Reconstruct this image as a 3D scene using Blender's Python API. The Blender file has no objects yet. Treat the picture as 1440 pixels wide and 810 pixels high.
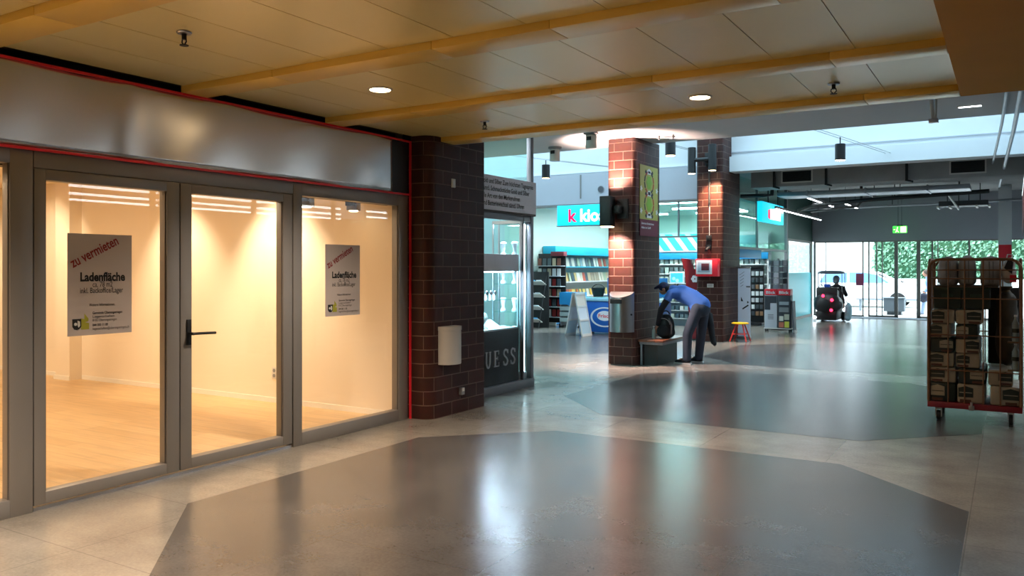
import bpy, bmesh, math, random
from mathutils import Vector, Matrix
random.seed(7)
scene = bpy.context.scene
COL = scene.collection
PI = math.pi

# ------------------------------------------------------------------ helpers
def lin(h):
    h = h.lstrip('#')
    c = [int(h[i:i+2], 16)/255 for i in (0, 2, 4)]
    return tuple(x/12.92 if x <= .04045 else ((x+.055)/1.055)**2.4 for x in c)

class MB:
    """collects shapes in a bmesh and links them as one mesh object"""
    def __init__(s):
        s.bm = bmesh.new(); s.m = 0
    def _fin(s, faces, smooth=False):
        for f in faces:
            f.material_index = s.m; f.smooth = smooth
    def box(s, x0, x1, y0, y1, z0, z1, bev=0, M=None):
        v = [s.bm.verts.new(p) for p in ((x0,y0,z0),(x1,y0,z0),(x1,y1,z0),(x0,y1,z0),(x0,y0,z1),(x1,y0,z1),(x1,y1,z1),(x0,y1,z1))]
        if M is not None:
            for a in v: a.co = M @ a.co
        fs = [s.bm.faces.new([v[i] for i in q]) for q in ((3,2,1,0),(4,5,6,7),(0,1,5,4),(1,2,6,5),(2,3,7,6),(3,0,4,7))]
        s._fin(fs)
        if bev:
            es = list({e for f in fs for e in f.edges})
            r = bmesh.ops.bevel(s.bm, geom=es, offset=bev, segments=2, affect='EDGES', profile=.5)
            s._fin(r['faces'])
        return s
    def cbox(s, c, d, bev=0, rz=0, rx=0, ry=0):
        M = Matrix.Translation(c) @ Matrix.Rotation(rz,4,'Z') @ Matrix.Rotation(ry,4,'Y') @ Matrix.Rotation(rx,4,'X')
        return s.box(-d[0]/2,d[0]/2,-d[1]/2,d[1]/2,-d[2]/2,d[2]/2,bev,M)
    def cone(s, p0, p1, r0, r1=None, n=16, caps=True, smooth=True):
        r1 = r0 if r1 is None else r1
        p0, p1 = Vector(p0), Vector(p1); d = (p1-p0).normalized()
        a = d.orthogonal().normalized(); b = d.cross(a)
        A = [s.bm.verts.new(p0+(a*math.cos(t)+b*math.sin(t))*r0) for t in [2*PI*i/n for i in range(n)]]
        B = [s.bm.verts.new(p1+(a*math.cos(t)+b*math.sin(t))*r1) for t in [2*PI*i/n for i in range(n)]]
        s._fin([s.bm.faces.new((A[i],A[(i+1)%n],B[(i+1)%n],B[i])) for i in range(n)], smooth)
        if caps: s._fin([s.bm.faces.new(A[::-1]), s.bm.faces.new(B)])
        return s
    def tube(s, pts, r, n=8, closed=False):
        pts = [Vector(p) for p in pts]; rings = []; N = len(pts); a = None
        for i, p in enumerate(pts):
            if closed: d = (pts[(i+1)%N]-pts[i-1]).normalized()
            else: d = (pts[min(i+1,N-1)]-pts[max(i-1,0)]).normalized()
            if a is None: a = d.orthogonal().normalized()
            else:
                a = a-d*a.dot(d)
                a = a.normalized() if a.length > 1e-6 else d.orthogonal().normalized()
            b = d.cross(a)
            rings.append([s.bm.verts.new(p+(a*math.cos(t)+b*math.sin(t))*r) for t in [2*PI*k/n for k in range(n)]])
        fs = []
        for i in range(N if closed else N-1):
            A, B = rings[i], rings[(i+1)%N]
            fs += [s.bm.faces.new((A[k],A[(k+1)%n],B[(k+1)%n],B[k])) for k in range(n)]
        s._fin(fs, True)
        if not closed: s._fin([s.bm.faces.new(rings[0][::-1]), s.bm.faces.new(rings[-1])])
        return s
    def lathe(s, prof, c=(0,0,0), n=24, axis='Z', smooth=True):
        c = Vector(c); rings = []
        for r, h in prof:
            ring = []
            for k in range(n):
                t = 2*PI*k/n
                p = {'Z':Vector((r*math.cos(t),r*math.sin(t),h)),'X':Vector((h,r*math.cos(t),r*math.sin(t))),'Y':Vector((r*math.sin(t),h,r*math.cos(t)))}[axis]
                ring.append(s.bm.verts.new(c+p))
            rings.append(ring)
        fs = []
        for A, B in zip(rings, rings[1:]):
            fs += [s.bm.faces.new((A[k],A[(k+1)%n],B[(k+1)%n],B[k])) for k in range(n)]
        s._fin(fs, smooth)
        s._fin([s.bm.faces.new(rings[0][::-1]), s.bm.faces.new(rings[-1])])
        return s
    def prism(s, poly, h0, h1, axis='Z', smooth=False):
        """poly: 2D points; Z: (x,y); X: (y,z) extruded in x; Y: (x,z) extruded in y"""
        def P(p, h): return {'Z':(p[0],p[1],h),'X':(h,p[0],p[1]),'Y':(p[0],h,p[1])}[axis]
        A = [s.bm.verts.new(P(p,h0)) for p in poly]; B = [s.bm.verts.new(P(p,h1)) for p in poly]
        n = len(poly)
        s._fin([s.bm.faces.new((A[i],A[(i+1)%n],B[(i+1)%n],B[i])) for i in range(n)], smooth)
        s._fin([s.bm.faces.new(A[::-1]), s.bm.faces.new(B)])
        return s
    def ell(s, c, r, n=16, k=10, R=None):
        M = Matrix.Translation(c) @ (R.to_4x4() if R is not None else Matrix.Identity(4)) @ Matrix.Diagonal((*r,1))
        g = bmesh.ops.create_uvsphere(s.bm, u_segments=n, v_segments=k, radius=1, matrix=M)
        s._fin({f for v in g['verts'] for f in v.link_faces}, True)
        return s
    def quad(s, pts):
        s._fin([s.bm.faces.new([s.bm.verts.new(p) for p in pts])]); return s
    def mesh(s, name):
        bmesh.ops.recalc_face_normals(s.bm, faces=s.bm.faces)
        me = bpy.data.meshes.new(name); s.bm.to_mesh(me); s.bm.free(); me.set_sharp_from_angle(angle=.75); return me
    def build(s, name, mats, parent=None, local=False):
        return place(name, s.mesh(name), mats, parent, local)

def wloc(o):
    v = Vector((0,0,0))
    while o is not None:
        v = v + o.location; o = o.parent
    return v

def place(name, me, mats, parent=None, local=False):
    if not isinstance(mats, (list, tuple)): mats = [mats]
    for m in mats: me.materials.append(m)
    o = bpy.data.objects.new(name, me); COL.objects.link(o)
    if parent is not None:
        o.parent = parent
        if not local: me.transform(Matrix.Translation(-wloc(parent)))
    elif not local:
        xs = [v.co.x for v in me.vertices]; ys = [v.co.y for v in me.vertices]; zs = [v.co.z for v in me.vertices]
        c = Vector(((min(xs)+max(xs))/2, (min(ys)+max(ys))/2, min(zs)))
        me.transform(Matrix.Translation(-c)); o.location = c
    return o

def tag(o, label, cat, group=None, kind=None):
    o['label'] = label; o['category'] = cat
    if group: o['group'] = group
    if kind: o['kind'] = kind
    return o
def thing(name, label, cat, loc=(0,0,0), rz=0, group=None):
    o = bpy.data.objects.new(name, None); COL.objects.link(o)
    o.location = loc; o.rotation_euler = (0,0,rz); o.empty_display_size = .1
    return tag(o, label, cat, group)
def struct(o):
    o['kind'] = 'structure'; return o
def sempty(name, loc):
    o = bpy.data.objects.new(name, None); COL.objects.link(o); o.location = loc; o['kind'] = 'structure'; return o
def dup(o, loc, rz=None, label=None, group=None):
    r = o.copy(); COL.objects.link(r); r.location = loc
    if rz is not None: r.rotation_euler = (0,0,rz)
    if label: r['label'] = label
    if group: r['group'] = group
    for ch in list(o.children):
        c = ch.copy(); COL.objects.link(c); c.parent = r
        for g in list(ch.children):
            d = g.copy(); COL.objects.link(d); d.parent = c
    return r

def text(s, name, o, r, u, size, mat, parent, width=None, bold=0, align='LEFT', ext=.002, shear=0, local=False):
    """lettering mesh: origin o, reading direction r, up u"""
    cu = bpy.data.curves.new('txt', 'FONT'); cu.body = s; cu.size = 1; cu.align_x = align; cu.offset = bold
    cu.extrude = 0; cu.shear = shear; cu.resolution_u = 3; cu.fill_mode = 'BOTH'
    t = bpy.data.objects.new('txt', cu); COL.objects.link(t)
    dg = bpy.context.evaluated_depsgraph_get()
    me = bpy.data.meshes.new_from_object(t.evaluated_get(dg)); COL.objects.unlink(t); bpy.data.objects.remove(t)
    xs = [v.co.x for v in me.vertices]; w = max(xs)-min(xs)
    r, u = Vector(r).normalized(), Vector(u).normalized(); n = r.cross(u)
    sx = size if width is None else width/w
    M = Matrix.Translation(Vector(o)+n*ext) @ Matrix((r*sx, u*size, n)).transposed().to_4x4()
    me.transform(M); me.name = name
    me.materials.clear()
    return place(name, me, mat, parent, local)

# ------------------------------------------------------------------ materials
def mat(name, col, rough=.5, metal=0, spec=.5, emit=None, es=0, var=0, vs=8, bump=0, bs=40, aniso=0, stretch=(1,1,1), coat=0):
    m = bpy.data.materials.new(name); m.use_nodes = True; nt = m.node_tree; b = nt.nodes['Principled BSDF']
    c = lin(col) if isinstance(col, str) else col
    b.inputs['Base Color'].default_value = (*c,1); b.inputs['Roughness'].default_value = rough
    b.inputs['Metallic'].default_value = metal; b.inputs['Specular IOR Level'].default_value = spec
    b.inputs['Coat Weight'].default_value = coat; b.inputs['Coat Roughness'].default_value = .32
    if aniso: b.inputs['Anisotropic'].default_value = aniso
    if emit is not None:
        e = lin(emit) if isinstance(emit, str) else emit
        b.inputs['Emission Color'].default_value = (*e,1); b.inputs['Emission Strength'].default_value = es
    if var or bump:
        tc = nt.nodes.new('ShaderNodeNewGeometry'); mp = nt.nodes.new('ShaderNodeMapping'); mp.inputs['Scale'].default_value = stretch
        nt.links.new(tc.outputs['Position'], mp.inputs['Vector'])
    if var:
        n = nt.nodes.new('ShaderNodeTexNoise'); n.inputs['Scale'].default_value = vs; n.inputs['Detail'].default_value = 5
        mx = nt.nodes.new('ShaderNodeMix'); mx.data_type = 'RGBA'
        mx.inputs['A'].default_value = (*[x*(1-var) for x in c],1); mx.inputs['B'].default_value = (*[min(1,x*(1+var)) for x in c],1)
        nt.links.new(mp.outputs['Vector'], n.inputs['Vector']); nt.links.new(n.outputs['Fac'], mx.inputs['Factor'])
        nt.links.new(mx.outputs['Result'], b.inputs['Base Color'])
    if bump:
        n2 = nt.nodes.new('ShaderNodeTexNoise'); n2.inputs['Scale'].default_value = bs; n2.inputs['Detail'].default_value = 3
        bp = nt.nodes.new('ShaderNodeBump'); bp.inputs['Strength'].default_value = bump; bp.inputs['Distance'].default_value = .02
        nt.links.new(mp.outputs['Vector'], n2.inputs['Vector']); nt.links.new(n2.outputs['Fac'], bp.inputs['Height'])
        nt.links.new(bp.outputs['Normal'], b.inputs['Normal'])
    return m

def glass(name, tint=(1,1,1), base=.05):
    m = bpy.data.materials.new(name); m.use_nodes = True; nt = m.node_tree; nt.nodes.clear()
    out = nt.nodes.new('ShaderNodeOutputMaterial'); tr = nt.nodes.new('ShaderNodeBsdfTransparent'); gl = nt.nodes.new('ShaderNodeBsdfGlossy')
    tr.inputs['Color'].default_value = (*tint,1); gl.inputs['Roughness'].default_value = 0.0; gl.inputs['Color'].default_value = (1,1,1,1)
    lw = nt.nodes.new('ShaderNodeLayerWeight'); lw.inputs['Blend'].default_value = .5
    p = nt.nodes.new('ShaderNodeMath'); p.operation = 'POWER'; p.inputs[1].default_value = 5
    a = nt.nodes.new('ShaderNodeMath'); a.operation = 'MULTIPLY_ADD'; a.inputs[1].default_value = .8; a.inputs[2].default_value = base
    mx = nt.nodes.new('ShaderNodeMixShader')
    nt.links.new(lw.outputs['Facing'], p.inputs[0]); nt.links.new(p.outputs[0], a.inputs[0]); nt.links.new(a.outputs[0], mx.inputs['Fac'])
    nt.links.new(tr.outputs[0], mx.inputs[1]); nt.links.new(gl.outputs[0], mx.inputs[2]); nt.links.new(mx.outputs[0], out.inputs['Surface'])
    return m

def brickmat(name, c1, c2, mortar, rough=.5):
    m = bpy.data.materials.new(name); m.use_nodes = True; nt = m.node_tree; b = nt.nodes['Principled BSDF']; L = nt.links.new
    g = nt.nodes.new('ShaderNodeNewGeometry'); sp = nt.nodes.new('ShaderNodeSeparateXYZ'); ad = nt.nodes.new('ShaderNodeMath'); cb = nt.nodes.new('ShaderNodeCombineXYZ')
    L(g.outputs['Position'], sp.inputs[0]); L(sp.outputs['X'], ad.inputs[0]); L(sp.outputs['Y'], ad.inputs[1]); L(ad.outputs[0], cb.inputs['X']); L(sp.outputs['Z'], cb.inputs['Y'])
    br = nt.nodes.new('ShaderNodeTexBrick'); L(cb.outputs[0], br.inputs['Vector'])
    br.inputs['Color1'].default_value = (*lin(c1),1); br.inputs['Color2'].default_value = (*lin(c2),1); br.inputs['Mortar'].default_value = (*lin(mortar),1)
    br.inputs['Scale'].default_value = 1; br.inputs['Brick Width'].default_value = .32; br.inputs['Row Height'].default_value = .147
    br.inputs['Mortar Size'].default_value = .006; br.inputs['Mortar Smooth'].default_value = .3; br.inputs['Bias'].default_value = 0
    no = nt.nodes.new('ShaderNodeTexNoise'); no.inputs['Scale'].default_value = 14; no.inputs['Detail'].default_value = 6
    mx = nt.nodes.new('ShaderNodeMix'); mx.data_type = 'RGBA'; mx.blend_type = 'MULTIPLY'; mx.inputs['Factor'].default_value = .5
    L(g.outputs['Position'], no.inputs['Vector']); L(br.outputs['Color'], mx.inputs['A']); L(no.outputs['Color'], mx.inputs['B']); L(mx.outputs['Result'], b.inputs['Base Color'])
    bp = nt.nodes.new('ShaderNodeBump'); bp.invert = True; bp.inputs['Distance'].default_value = .006; bp.inputs['Strength'].default_value = .8
    L(br.outputs['Fac'], bp.inputs['Height']); L(bp.outputs['Normal'], b.inputs['Normal'])
    b.inputs['Roughness'].default_value = rough; b.inputs['Specular IOR Level'].default_value = .3
    return m

def floormat(name, c, joints=True, rough=.2):
    m = bpy.data.materials.new(name); m.use_nodes = True; nt = m.node_tree; b = nt.nodes['Principled BSDF']; L = nt.links.new
    g = nt.nodes.new('ShaderNodeNewGeometry'); c = lin(c)
    n1 = nt.nodes.new('ShaderNodeTexNoise'); n1.inputs['Scale'].default_value = 55; n1.inputs['Detail'].default_value = 4
    n2 = nt.nodes.new('ShaderNodeTexNoise'); n2.inputs['Scale'].default_value = 1.7; n2.inputs['Detail'].default_value = 7; n2.inputs['Roughness'].default_value = .62
    n3 = nt.nodes.new('ShaderNodeTexNoise'); n3.inputs['Scale'].default_value = 150; n3.inputs['Detail'].default_value = 2
    for n in (n1,n2,n3): L(g.outputs['Position'], n.inputs['Vector'])
    s1 = nt.nodes.new('ShaderNodeMath'); s1.operation='MULTIPLY_ADD'; s1.inputs[1].default_value = .55; L(n1.outputs['Fac'], s1.inputs[0])
    s2 = nt.nodes.new('ShaderNodeMath'); s2.operation='MULTIPLY_ADD'; s2.inputs[1].default_value = 1.25; L(n2.outputs['Fac'], s2.inputs[0]); s2.inputs[2].default_value = .08
    L(s2.outputs[0], s1.inputs[2])
    s3 = nt.nodes.new('ShaderNodeMath'); s3.operation='MULTIPLY_ADD'; s3.inputs[1].default_value = .1; L(n3.outputs['Fac'], s3.inputs[0]); L(s1.outputs[0], s3.inputs[2])
    mu = nt.nodes.new('ShaderNodeMix'); mu.data_type='RGBA'; mu.blend_type='MULTIPLY'; mu.inputs['Factor'].default_value = 1; mu.inputs['A'].default_value = (*c,1)
    cb = nt.nodes.new('ShaderNodeCombineXYZ')
    for k in 'XYZ': L(s3.outputs[0], cb.inputs[k])
    L(cb.outputs[0], mu.inputs['B'])
    last = mu.outputs['Result']
    br = nt.nodes.new('ShaderNodeTexBrick'); br.inputs['Scale'].default_value = 1; br.inputs['Brick Width'].default_value = 1.08; br.inputs['Row Height'].default_value = .91
    br.inputs['Mortar Size'].default_value = .004; br.offset = 0; br.inputs['Color1'].default_value = (1,1,1,1); br.inputs['Color2'].default_value = (.95,.95,.95,1); br.inputs['Mortar'].default_value = (.72,.72,.72,1)
    mpp = nt.nodes.new('ShaderNodeMapping'); mpp.inputs['Location'].default_value = (.22,.06,0); L(g.outputs['Position'], mpp.inputs['Vector']); L(mpp.outputs[0], br.inputs['Vector'])
    m2 = nt.nodes.new('ShaderNodeMix'); m2.data_type='RGBA'; m2.blend_type='MULTIPLY'; m2.inputs['Factor'].default_value = 1
    L(last, m2.inputs['A']); L(br.outputs['Color'], m2.inputs['B']); L(m2.outputs['Result'], b.inputs['Base Color'])
    rr = nt.nodes.new('ShaderNodeMath'); rr.operation='MULTIPLY_ADD'; rr.inputs[1].default_value = .07; rr.inputs[2].default_value = rough-.05
    L(n2.outputs['Fac'], rr.inputs[0]); L(rr.outputs[0], b.inputs['Roughness'])
    b.inputs['Specular IOR Level'].default_value = .55
    return m

def woodmat(name, c1, c2, w=1.2, h=.18, rough=.35):
    m = bpy.data.materials.new(name); m.use_nodes = True; nt = m.node_tree; b = nt.nodes['Principled BSDF']; L = nt.links.new
    g = nt.nodes.new('ShaderNodeNewGeometry')
    br = nt.nodes.new('ShaderNodeTexBrick'); br.inputs['Scale'].default_value = 1; br.inputs['Brick Width'].default_value = w; br.inputs['Row Height'].default_value = h
    br.inputs['Mortar Size'].default_value = .002; br.inputs['Color1'].default_value = (*lin(c1),1); br.inputs['Color2'].default_value = (*lin(c2),1); br.inputs['Mortar'].default_value = (*[x*.6 for x in lin(c2)],1)
    L(g.outputs['Position'], br.inputs['Vector'])
    mp = nt.nodes.new('ShaderNodeMapping'); mp.inputs['Scale'].default_value = (1.2,14,14); L(g.outputs['Position'], mp.inputs['Vector'])
    n = nt.nodes.new('ShaderNodeTexNoise'); n.inputs['Scale'].default_value = 2; n.inputs['Detail'].default_value = 6; L(mp.outputs[0], n.inputs['Vector'])
    mr = nt.nodes.new('ShaderNodeMapRange'); mr.inputs['To Min'].default_value = .72; mr.inputs['To Max'].default_value = 1.2; L(n.outputs['Fac'], mr.inputs['Value'])
    mx = nt.nodes.new('ShaderNodeMix'); mx.data_type='RGBA'; mx.blend_type='MULTIPLY'; mx.inputs['Factor'].default_value = 1
    L(br.outputs['Color'], mx.inputs['A']); L(mr.outputs[0], mx.inputs['B']); L(mx.outputs['Result'], b.inputs['Base Color'])
    b.inputs['Roughness'].default_value = rough
    return m

M = dict(
 granite=floormat('granite_light', '#7f7a73', rough=.25), granite_dark=floormat('granite_dark', '#524f4d', rough=.25),
 brick=brickmat('glazed_brick', '#49261f', '#3d1e19', '#7a6156'), oak=woodmat('oak_laminate', '#e6c594', '#dab683'),
 bench_wood=woodmat('bench_wood', '#7a4a34', '#6b3f2c', 2, .1),
 ceil=mat('ceiling_enamel', '#f0de98', .36, .1, .5, var=.04, vs=2, coat=.9), ceil_edge=mat('ceiling_beam_enamel', '#efc862', .36, .1, .5, coat=.3, var=.04, vs=3),
 bulk=mat('bulkhead_enamel', '#c28c36', .8, 0, .1, var=.08, vs=3), glass_roof=glass('dimming_roof_glass', (.70,.80,.83), .05),
 white=mat('white_plaster', '#e2e3e6', .8, var=.03, vs=3), cream=mat('cream_wall', '#f3e6d2', .75, var=.02, vs=3), skirting=mat('white_skirting', '#f4efe6', .5),
 grey_wall=mat('grey_wall', '#9fa0a8', .7, var=.05, vs=2), conc=mat('raw_concrete', '#a8a6a5', .8, var=.25, vs=2.5, bump=.2),
 fascia_grey=mat('grey_cladding', '#b6b7bf', .55, var=.02), frame=mat('anodised_frame', '#8a8581', .42, .25, var=.04, vs=6), black=mat('black_plastic', '#141416', .45), black_paint=mat('black_powder', '#1b1b1d', .5),
 dark=mat('dark_panel', '#1a1817', .5), steel=mat('brushed_steel', '#b8b8ba', .28, 1, bump=.05, bs=60, stretch=(30,30,1)), chrome=mat('chrome', '#d5d7da', .12, 1),
 fascia=mat('sheet_metal', '#cfccca', .25, .75, bump=.06, bs=2.2), red=mat('red_paint', '#f02a3a', .4), red_dark=mat('dark_red', '#7d1420', .45),
 glass=glass('clear_glass', base=.025), glass_shop=glass('window_glass', base=.008), glass_teal=glass('teal_glass', (.72,.93,.9), .05), lead=mat('gap_dark', '#5a5552', .7),
 offwhite=mat('offwhite_plastic', '#d9d6d0', .4), grey=mat('grey_plastic', '#8c8d90', .5), galv=mat('galvanised', '#9fa4ab', .4, .8, var=.15, vs=4),
 cyan=mat('cyan_panel', '#1fb9dc', .4), blue=mat('blue_panel', '#1f93cf', .4), mint=mat('mint_wall', '#d5e8e0', .7), teal=mat('turquoise', '#3fb9c4', .35),
 green_dark=mat('dark_green_panel', '#27463f', .5), yellow=mat('yellow_seat', '#f0c422', .4), paper=mat('grey_paper', '#c4b8b2', .75, var=.02), ink=mat('black_ink', '#151312', .6), ink_red=mat('red_ink', '#8f2320', .6), ink_grey=mat('grey_ink', '#4a4543', .6),
 lamp_warm=mat('lamp_glow', '#ffffff', .5, emit='#ffdca8', es=14), lamp_white=mat('tube_glow', '#ffffff', .5, emit='#f2fbff', es=9), led=mat('led_strip', '#ffffff', .5, emit='#cdf3ff', es=10),
 rubber=mat('rubber', '#111111', .7), plinth=mat('grey_plinth', '#85868b', .4, .4), silver_letter=mat('silver_letter', '#d8d8d8', .3, .6),
)
def colmat(h, rough=.5, _c={}):
    if (h,rough) not in _c: _c[(h,rough)] = mat('paint_'+h.strip('#'), h, rough)
    return _c[(h,rough)]
SKY=5.0; SHOP=.47; DL=4.0; PW=2.8; KI=.72; EXPO=.6
# ------------------------------------------------------------------ camera, world
cam = bpy.data.cameras.new('camera'); cam.lens = 1150/1440*36; cam.sensor_width = 36; cam.shift_y = -28/1440
co = bpy.data.objects.new('camera', cam); COL.objects.link(co); co.location = (0,0,1.6); co.rotation_euler = (PI/2,0,math.atan(700/1150)); scene.camera = co
w = bpy.data.worlds.new('sky'); scene.world = w; w.use_nodes = True
bg = w.node_tree.nodes['Background']; bg.inputs['Color'].default_value = (.75,.90,1,1); bg.inputs['Strength'].default_value = SKY
vs = scene.view_settings; vs.view_transform = 'Standard'; vs.look = 'None'; vs.gamma = 1; vs.exposure = EXPO; vs.use_curve_mapping = False
scene.cycles.use_denoising = True; scene.cycles.denoiser = 'OPENIMAGEDENOISE'; scene.cycles.denoising_prefilter = 'ACCURATE'; scene.cycles.denoising_input_passes = 'RGB_ALBEDO_NORMAL'; scene.cycles.max_bounces = 9; scene.cycles.transparent_max_bounces = 24; scene.cycles.glossy_bounces = 5
scene.cycles.sample_clamp_indirect = 6; scene.cycles.caustics_reflective = False; scene.cycles.caustics_refractive = False

def area(name, loc, sx, sy, power, col='#ffffff', rot=(0,0,0), portal=False, spread=PI):
    l = bpy.data.lights.new(name, 'AREA'); l.shape = 'RECTANGLE'; l.size = sx; l.size_y = sy; l.energy = power; l.color = lin(col); l.spread = spread
    if portal: l.cycles.is_portal = True
    o = bpy.data.objects.new(name, l); COL.objects.link(o); o.location = loc; o.rotation_euler = rot; return o
def spot(name, loc, target, power, angle, blend=.5, col='#ffffff', r=.03):
    l = bpy.data.lights.new(name, 'SPOT'); l.energy = power; l.spot_size = math.radians(angle); l.spot_blend = blend; l.color = lin(col); l.shadow_soft_size = r
    o = bpy.data.objects.new(name, l); COL.objects.link(o); o.location = loc
    o.rotation_euler = (Vector(target)-Vector(loc)).to_track_quat('-Z','Y').to_euler(); return o

# ------------------------------------------------------------------ floors
struct(MB().box(-18,5.2,-8.2,29.0,-.2,0).build('floor', M['granite']))
def octagon(cx, cy, a, b, c):
    return [(cx-a+c,cy-b),(cx+a-c,cy-b),(cx+a,cy-b+c),(cx+a,cy+b-c),(cx+a-c,cy+b),(cx-a+c,cy+b),(cx-a,cy+b-c),(cx-a,cy-b+c)]
for cx, cy in ((-2.5,4.87),(-2.5,10.36),(-2.5,15.72),(-2.5,21.2),(-2.5,-.6),(-8.3,15.72)):
    struct(MB().prism(octagon(cx,cy,2.27,2.22,.95), -.01, .0015).build('floor_inlay', M['granite_dark']))
struct(MB().box(-17,-5.5,-2,6.8,-.05,.012).build('floor_laminate', M['oak']))

# ------------------------------------------------------------------ empty shop room
struct(MB().box(-17.2,-5.56,6.8,7.85,0,3.7).build('wall_shop_side', M['cream']))
struct(MB().box(-17.2,-17,-2,6.8,0,3).build('wall_shop_rear', M['cream']))
struct(MB().box(-17.2,-5.45,-2.2,-2,0,3.1).build('wall_shop_near', M['cream']))
struct(MB().box(-11.7,-11.35,6.62,6.8,0,2.9).build('wall_pier', M['cream']))
struct(MB().box(-17.1,-5.62,-2,6.85,2.85,2.95).build('ceiling_shop', M['cream']))
b = MB(); b.box(-11.33,-5.62,6.785,6.8,.012,.07); b.box(-17,-11.72,6.785,6.8,.012,.07); b.box(-11.72,-11.33,6.6,6.62,.012,.07)
struct(b.build('baseboard_shop', M['skirting']))
so = thing('wall_socket', 'white double power socket low on the cream wall of the empty shop', 'socket', (-7.42,6.8,.33))
MB().box(-7.46,-7.38,6.788,6.8,.29,.43,.003).build('cover_plate', M['offwhite'], so)
b = MB(); b.cone((-7.42,6.789,.33),(-7.42,6.785,.33),.022); b.cone((-7.42,6.789,.39),(-7.42,6.785,.39),.022); b.build('outlet', M['grey'], so)

# storefront ---------------------------------------------------------
SX = -5.5
def framed(name, y0, y1, z0, z1, g, pane=True, d=(-.06,.03), base=None):
    """glazed leaf: rails y0..y1,z0..z1 with glass opening g=(y0,y1,z0,z1)"""
    e = sempty(name, (SX,(y0+y1)/2,z0))
    b = MB(); X0, X1 = SX+d[0], SX+d[1]
    b.box(X0,X1,y0,g[0],z0,z1,.003); b.box(X0,X1,g[1],y1,z0,z1,.003); b.box(X0,X1,g[0],g[1],z0,g[2],.003); b.box(X0,X1,g[0],g[1],g[3],z1,.003)
    b.build('sash', M['frame'], e)
    b = MB(); t = .008; b.box(X1-.02,X1-.012,g[0]-.001,g[0]+t,g[2],g[3]); b.box(X1-.02,X1-.012,g[1]-t,g[1]+.001,g[2],g[3]); b.build('gasket', M['lead'], e)
    MB().box(SX-.03,SX-.02,g[0]-.01,g[1]+.01,g[2]-.01,g[3]+.01).build('glass_pane', M['glass'], e)
    return e
d1 = framed('door_1', 2.955,4.055,.035,2.255,(3.03,3.945,.115,2.185))
d2 = framed('door_2', 4.065,5.215,.035,2.255,(4.165,5.11,.115,2.185))
framed('window_1', 1.2,2.945,0,2.37,(1.28,2.80,.115,2.275), d=(-.06,.035))
framed('window_2', 5.225,6.85,0,2.37,(5.33,6.70,.115,2.255), d=(-.06,.035))
framed('window_3', -2,1.19,0,2.37,(-1.9,1.11,.115,2.275), d=(-.06,.035))
struct(MB().box(SX-.06,SX+.035,2.95,5.22,2.262,2.37,.002).build('trim_1', M['frame']))
struct(MB().box(SX-.05,SX+.02,2.955,5.215,0,.022).build('trim_2', M['steel']))
b = MB(); b.box(SX+.03,SX+.042,4.115,4.155,1.0,1.2,.003); b.cone((SX+.04,4.135,1.09),(SX+.095,4.135,1.09),.012); b.tube([(SX+.09,4.125,1.09),(SX+.093,4.2,1.09),(SX+.093,4.34,1.085)],.0105); b.cone((SX+.04,4.135,1.02),(SX+.047,4.135,1.02),.014)
b.build('door_handle', M['black'], d2)
b = MB()
struct(MB().box(-5.72,-5.6,-2,6.85,2.27,3.1).build('wall_lintel', M['lead']))
# metal fascia with ripples -----------------------------------------
fs = thing('fascia_panel', 'long rippled sheet metal sign panel with red edging above the empty shop front', 'sign panel', (SX,4.5,2.38))
bm = MB(); ny, nz = 260, 14; Y0, Y1 = -2.0, 6.56; vv = []
for i in range(ny+1):
    row = []
    for j in range(nz+1):
        y = Y0+(Y1-Y0)*i/ny; z = 2.385+.55*j/nz; q = 1-j/nz
        dx = .013*math.sin(y*3.1+.6)*(.4+.6*q)+.004*math.sin(y*7.3+1.7*q)+.007*math.exp(-((y-3.62)/.09)**2)
        dx += .012*q**3*math.sin(y*5.2)*math.sin(y*1.7+1)+.006*math.exp(-((y-6.3)/.14)**2-((z-2.55)/.15)**2)
        row.append(bm.bm.verts.new((SX+.045+dx,y,z)))
    vv.append(row)
bm._fin([bm.bm.faces.new((vv[i][j],vv[i+1][j],vv[i+1][j+1],vv[i][j+1])) for i in range(ny) for j in range(nz)], True)
fm = bm.mesh('sheet'); fo = place('sheet', fm, M['fascia'], fs)
so_ = fo.modifiers.new('thick','SOLIDIFY'); so_.thickness = .012; so_.offset = -1
MB().box(SX-.05,SX+.04,6.562,6.85,2.385,2.935).build('end_panel', M['dark'], fs)
MB().box(SX-.08,SX-.01,-2,6.56,2.372,2.94).build('backing_board', M['lead'], fs)
b = MB(); b.box(SX+.05,SX+.066,-2,6.872,2.931,2.949); b.box(SX+.05,SX+.066,-2,6.872,2.368,2.386); b.box(SX+.05,SX+.066,6.85,6.872,0.001,2.931)
b.build('red_edging', M['red'], fs)

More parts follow.
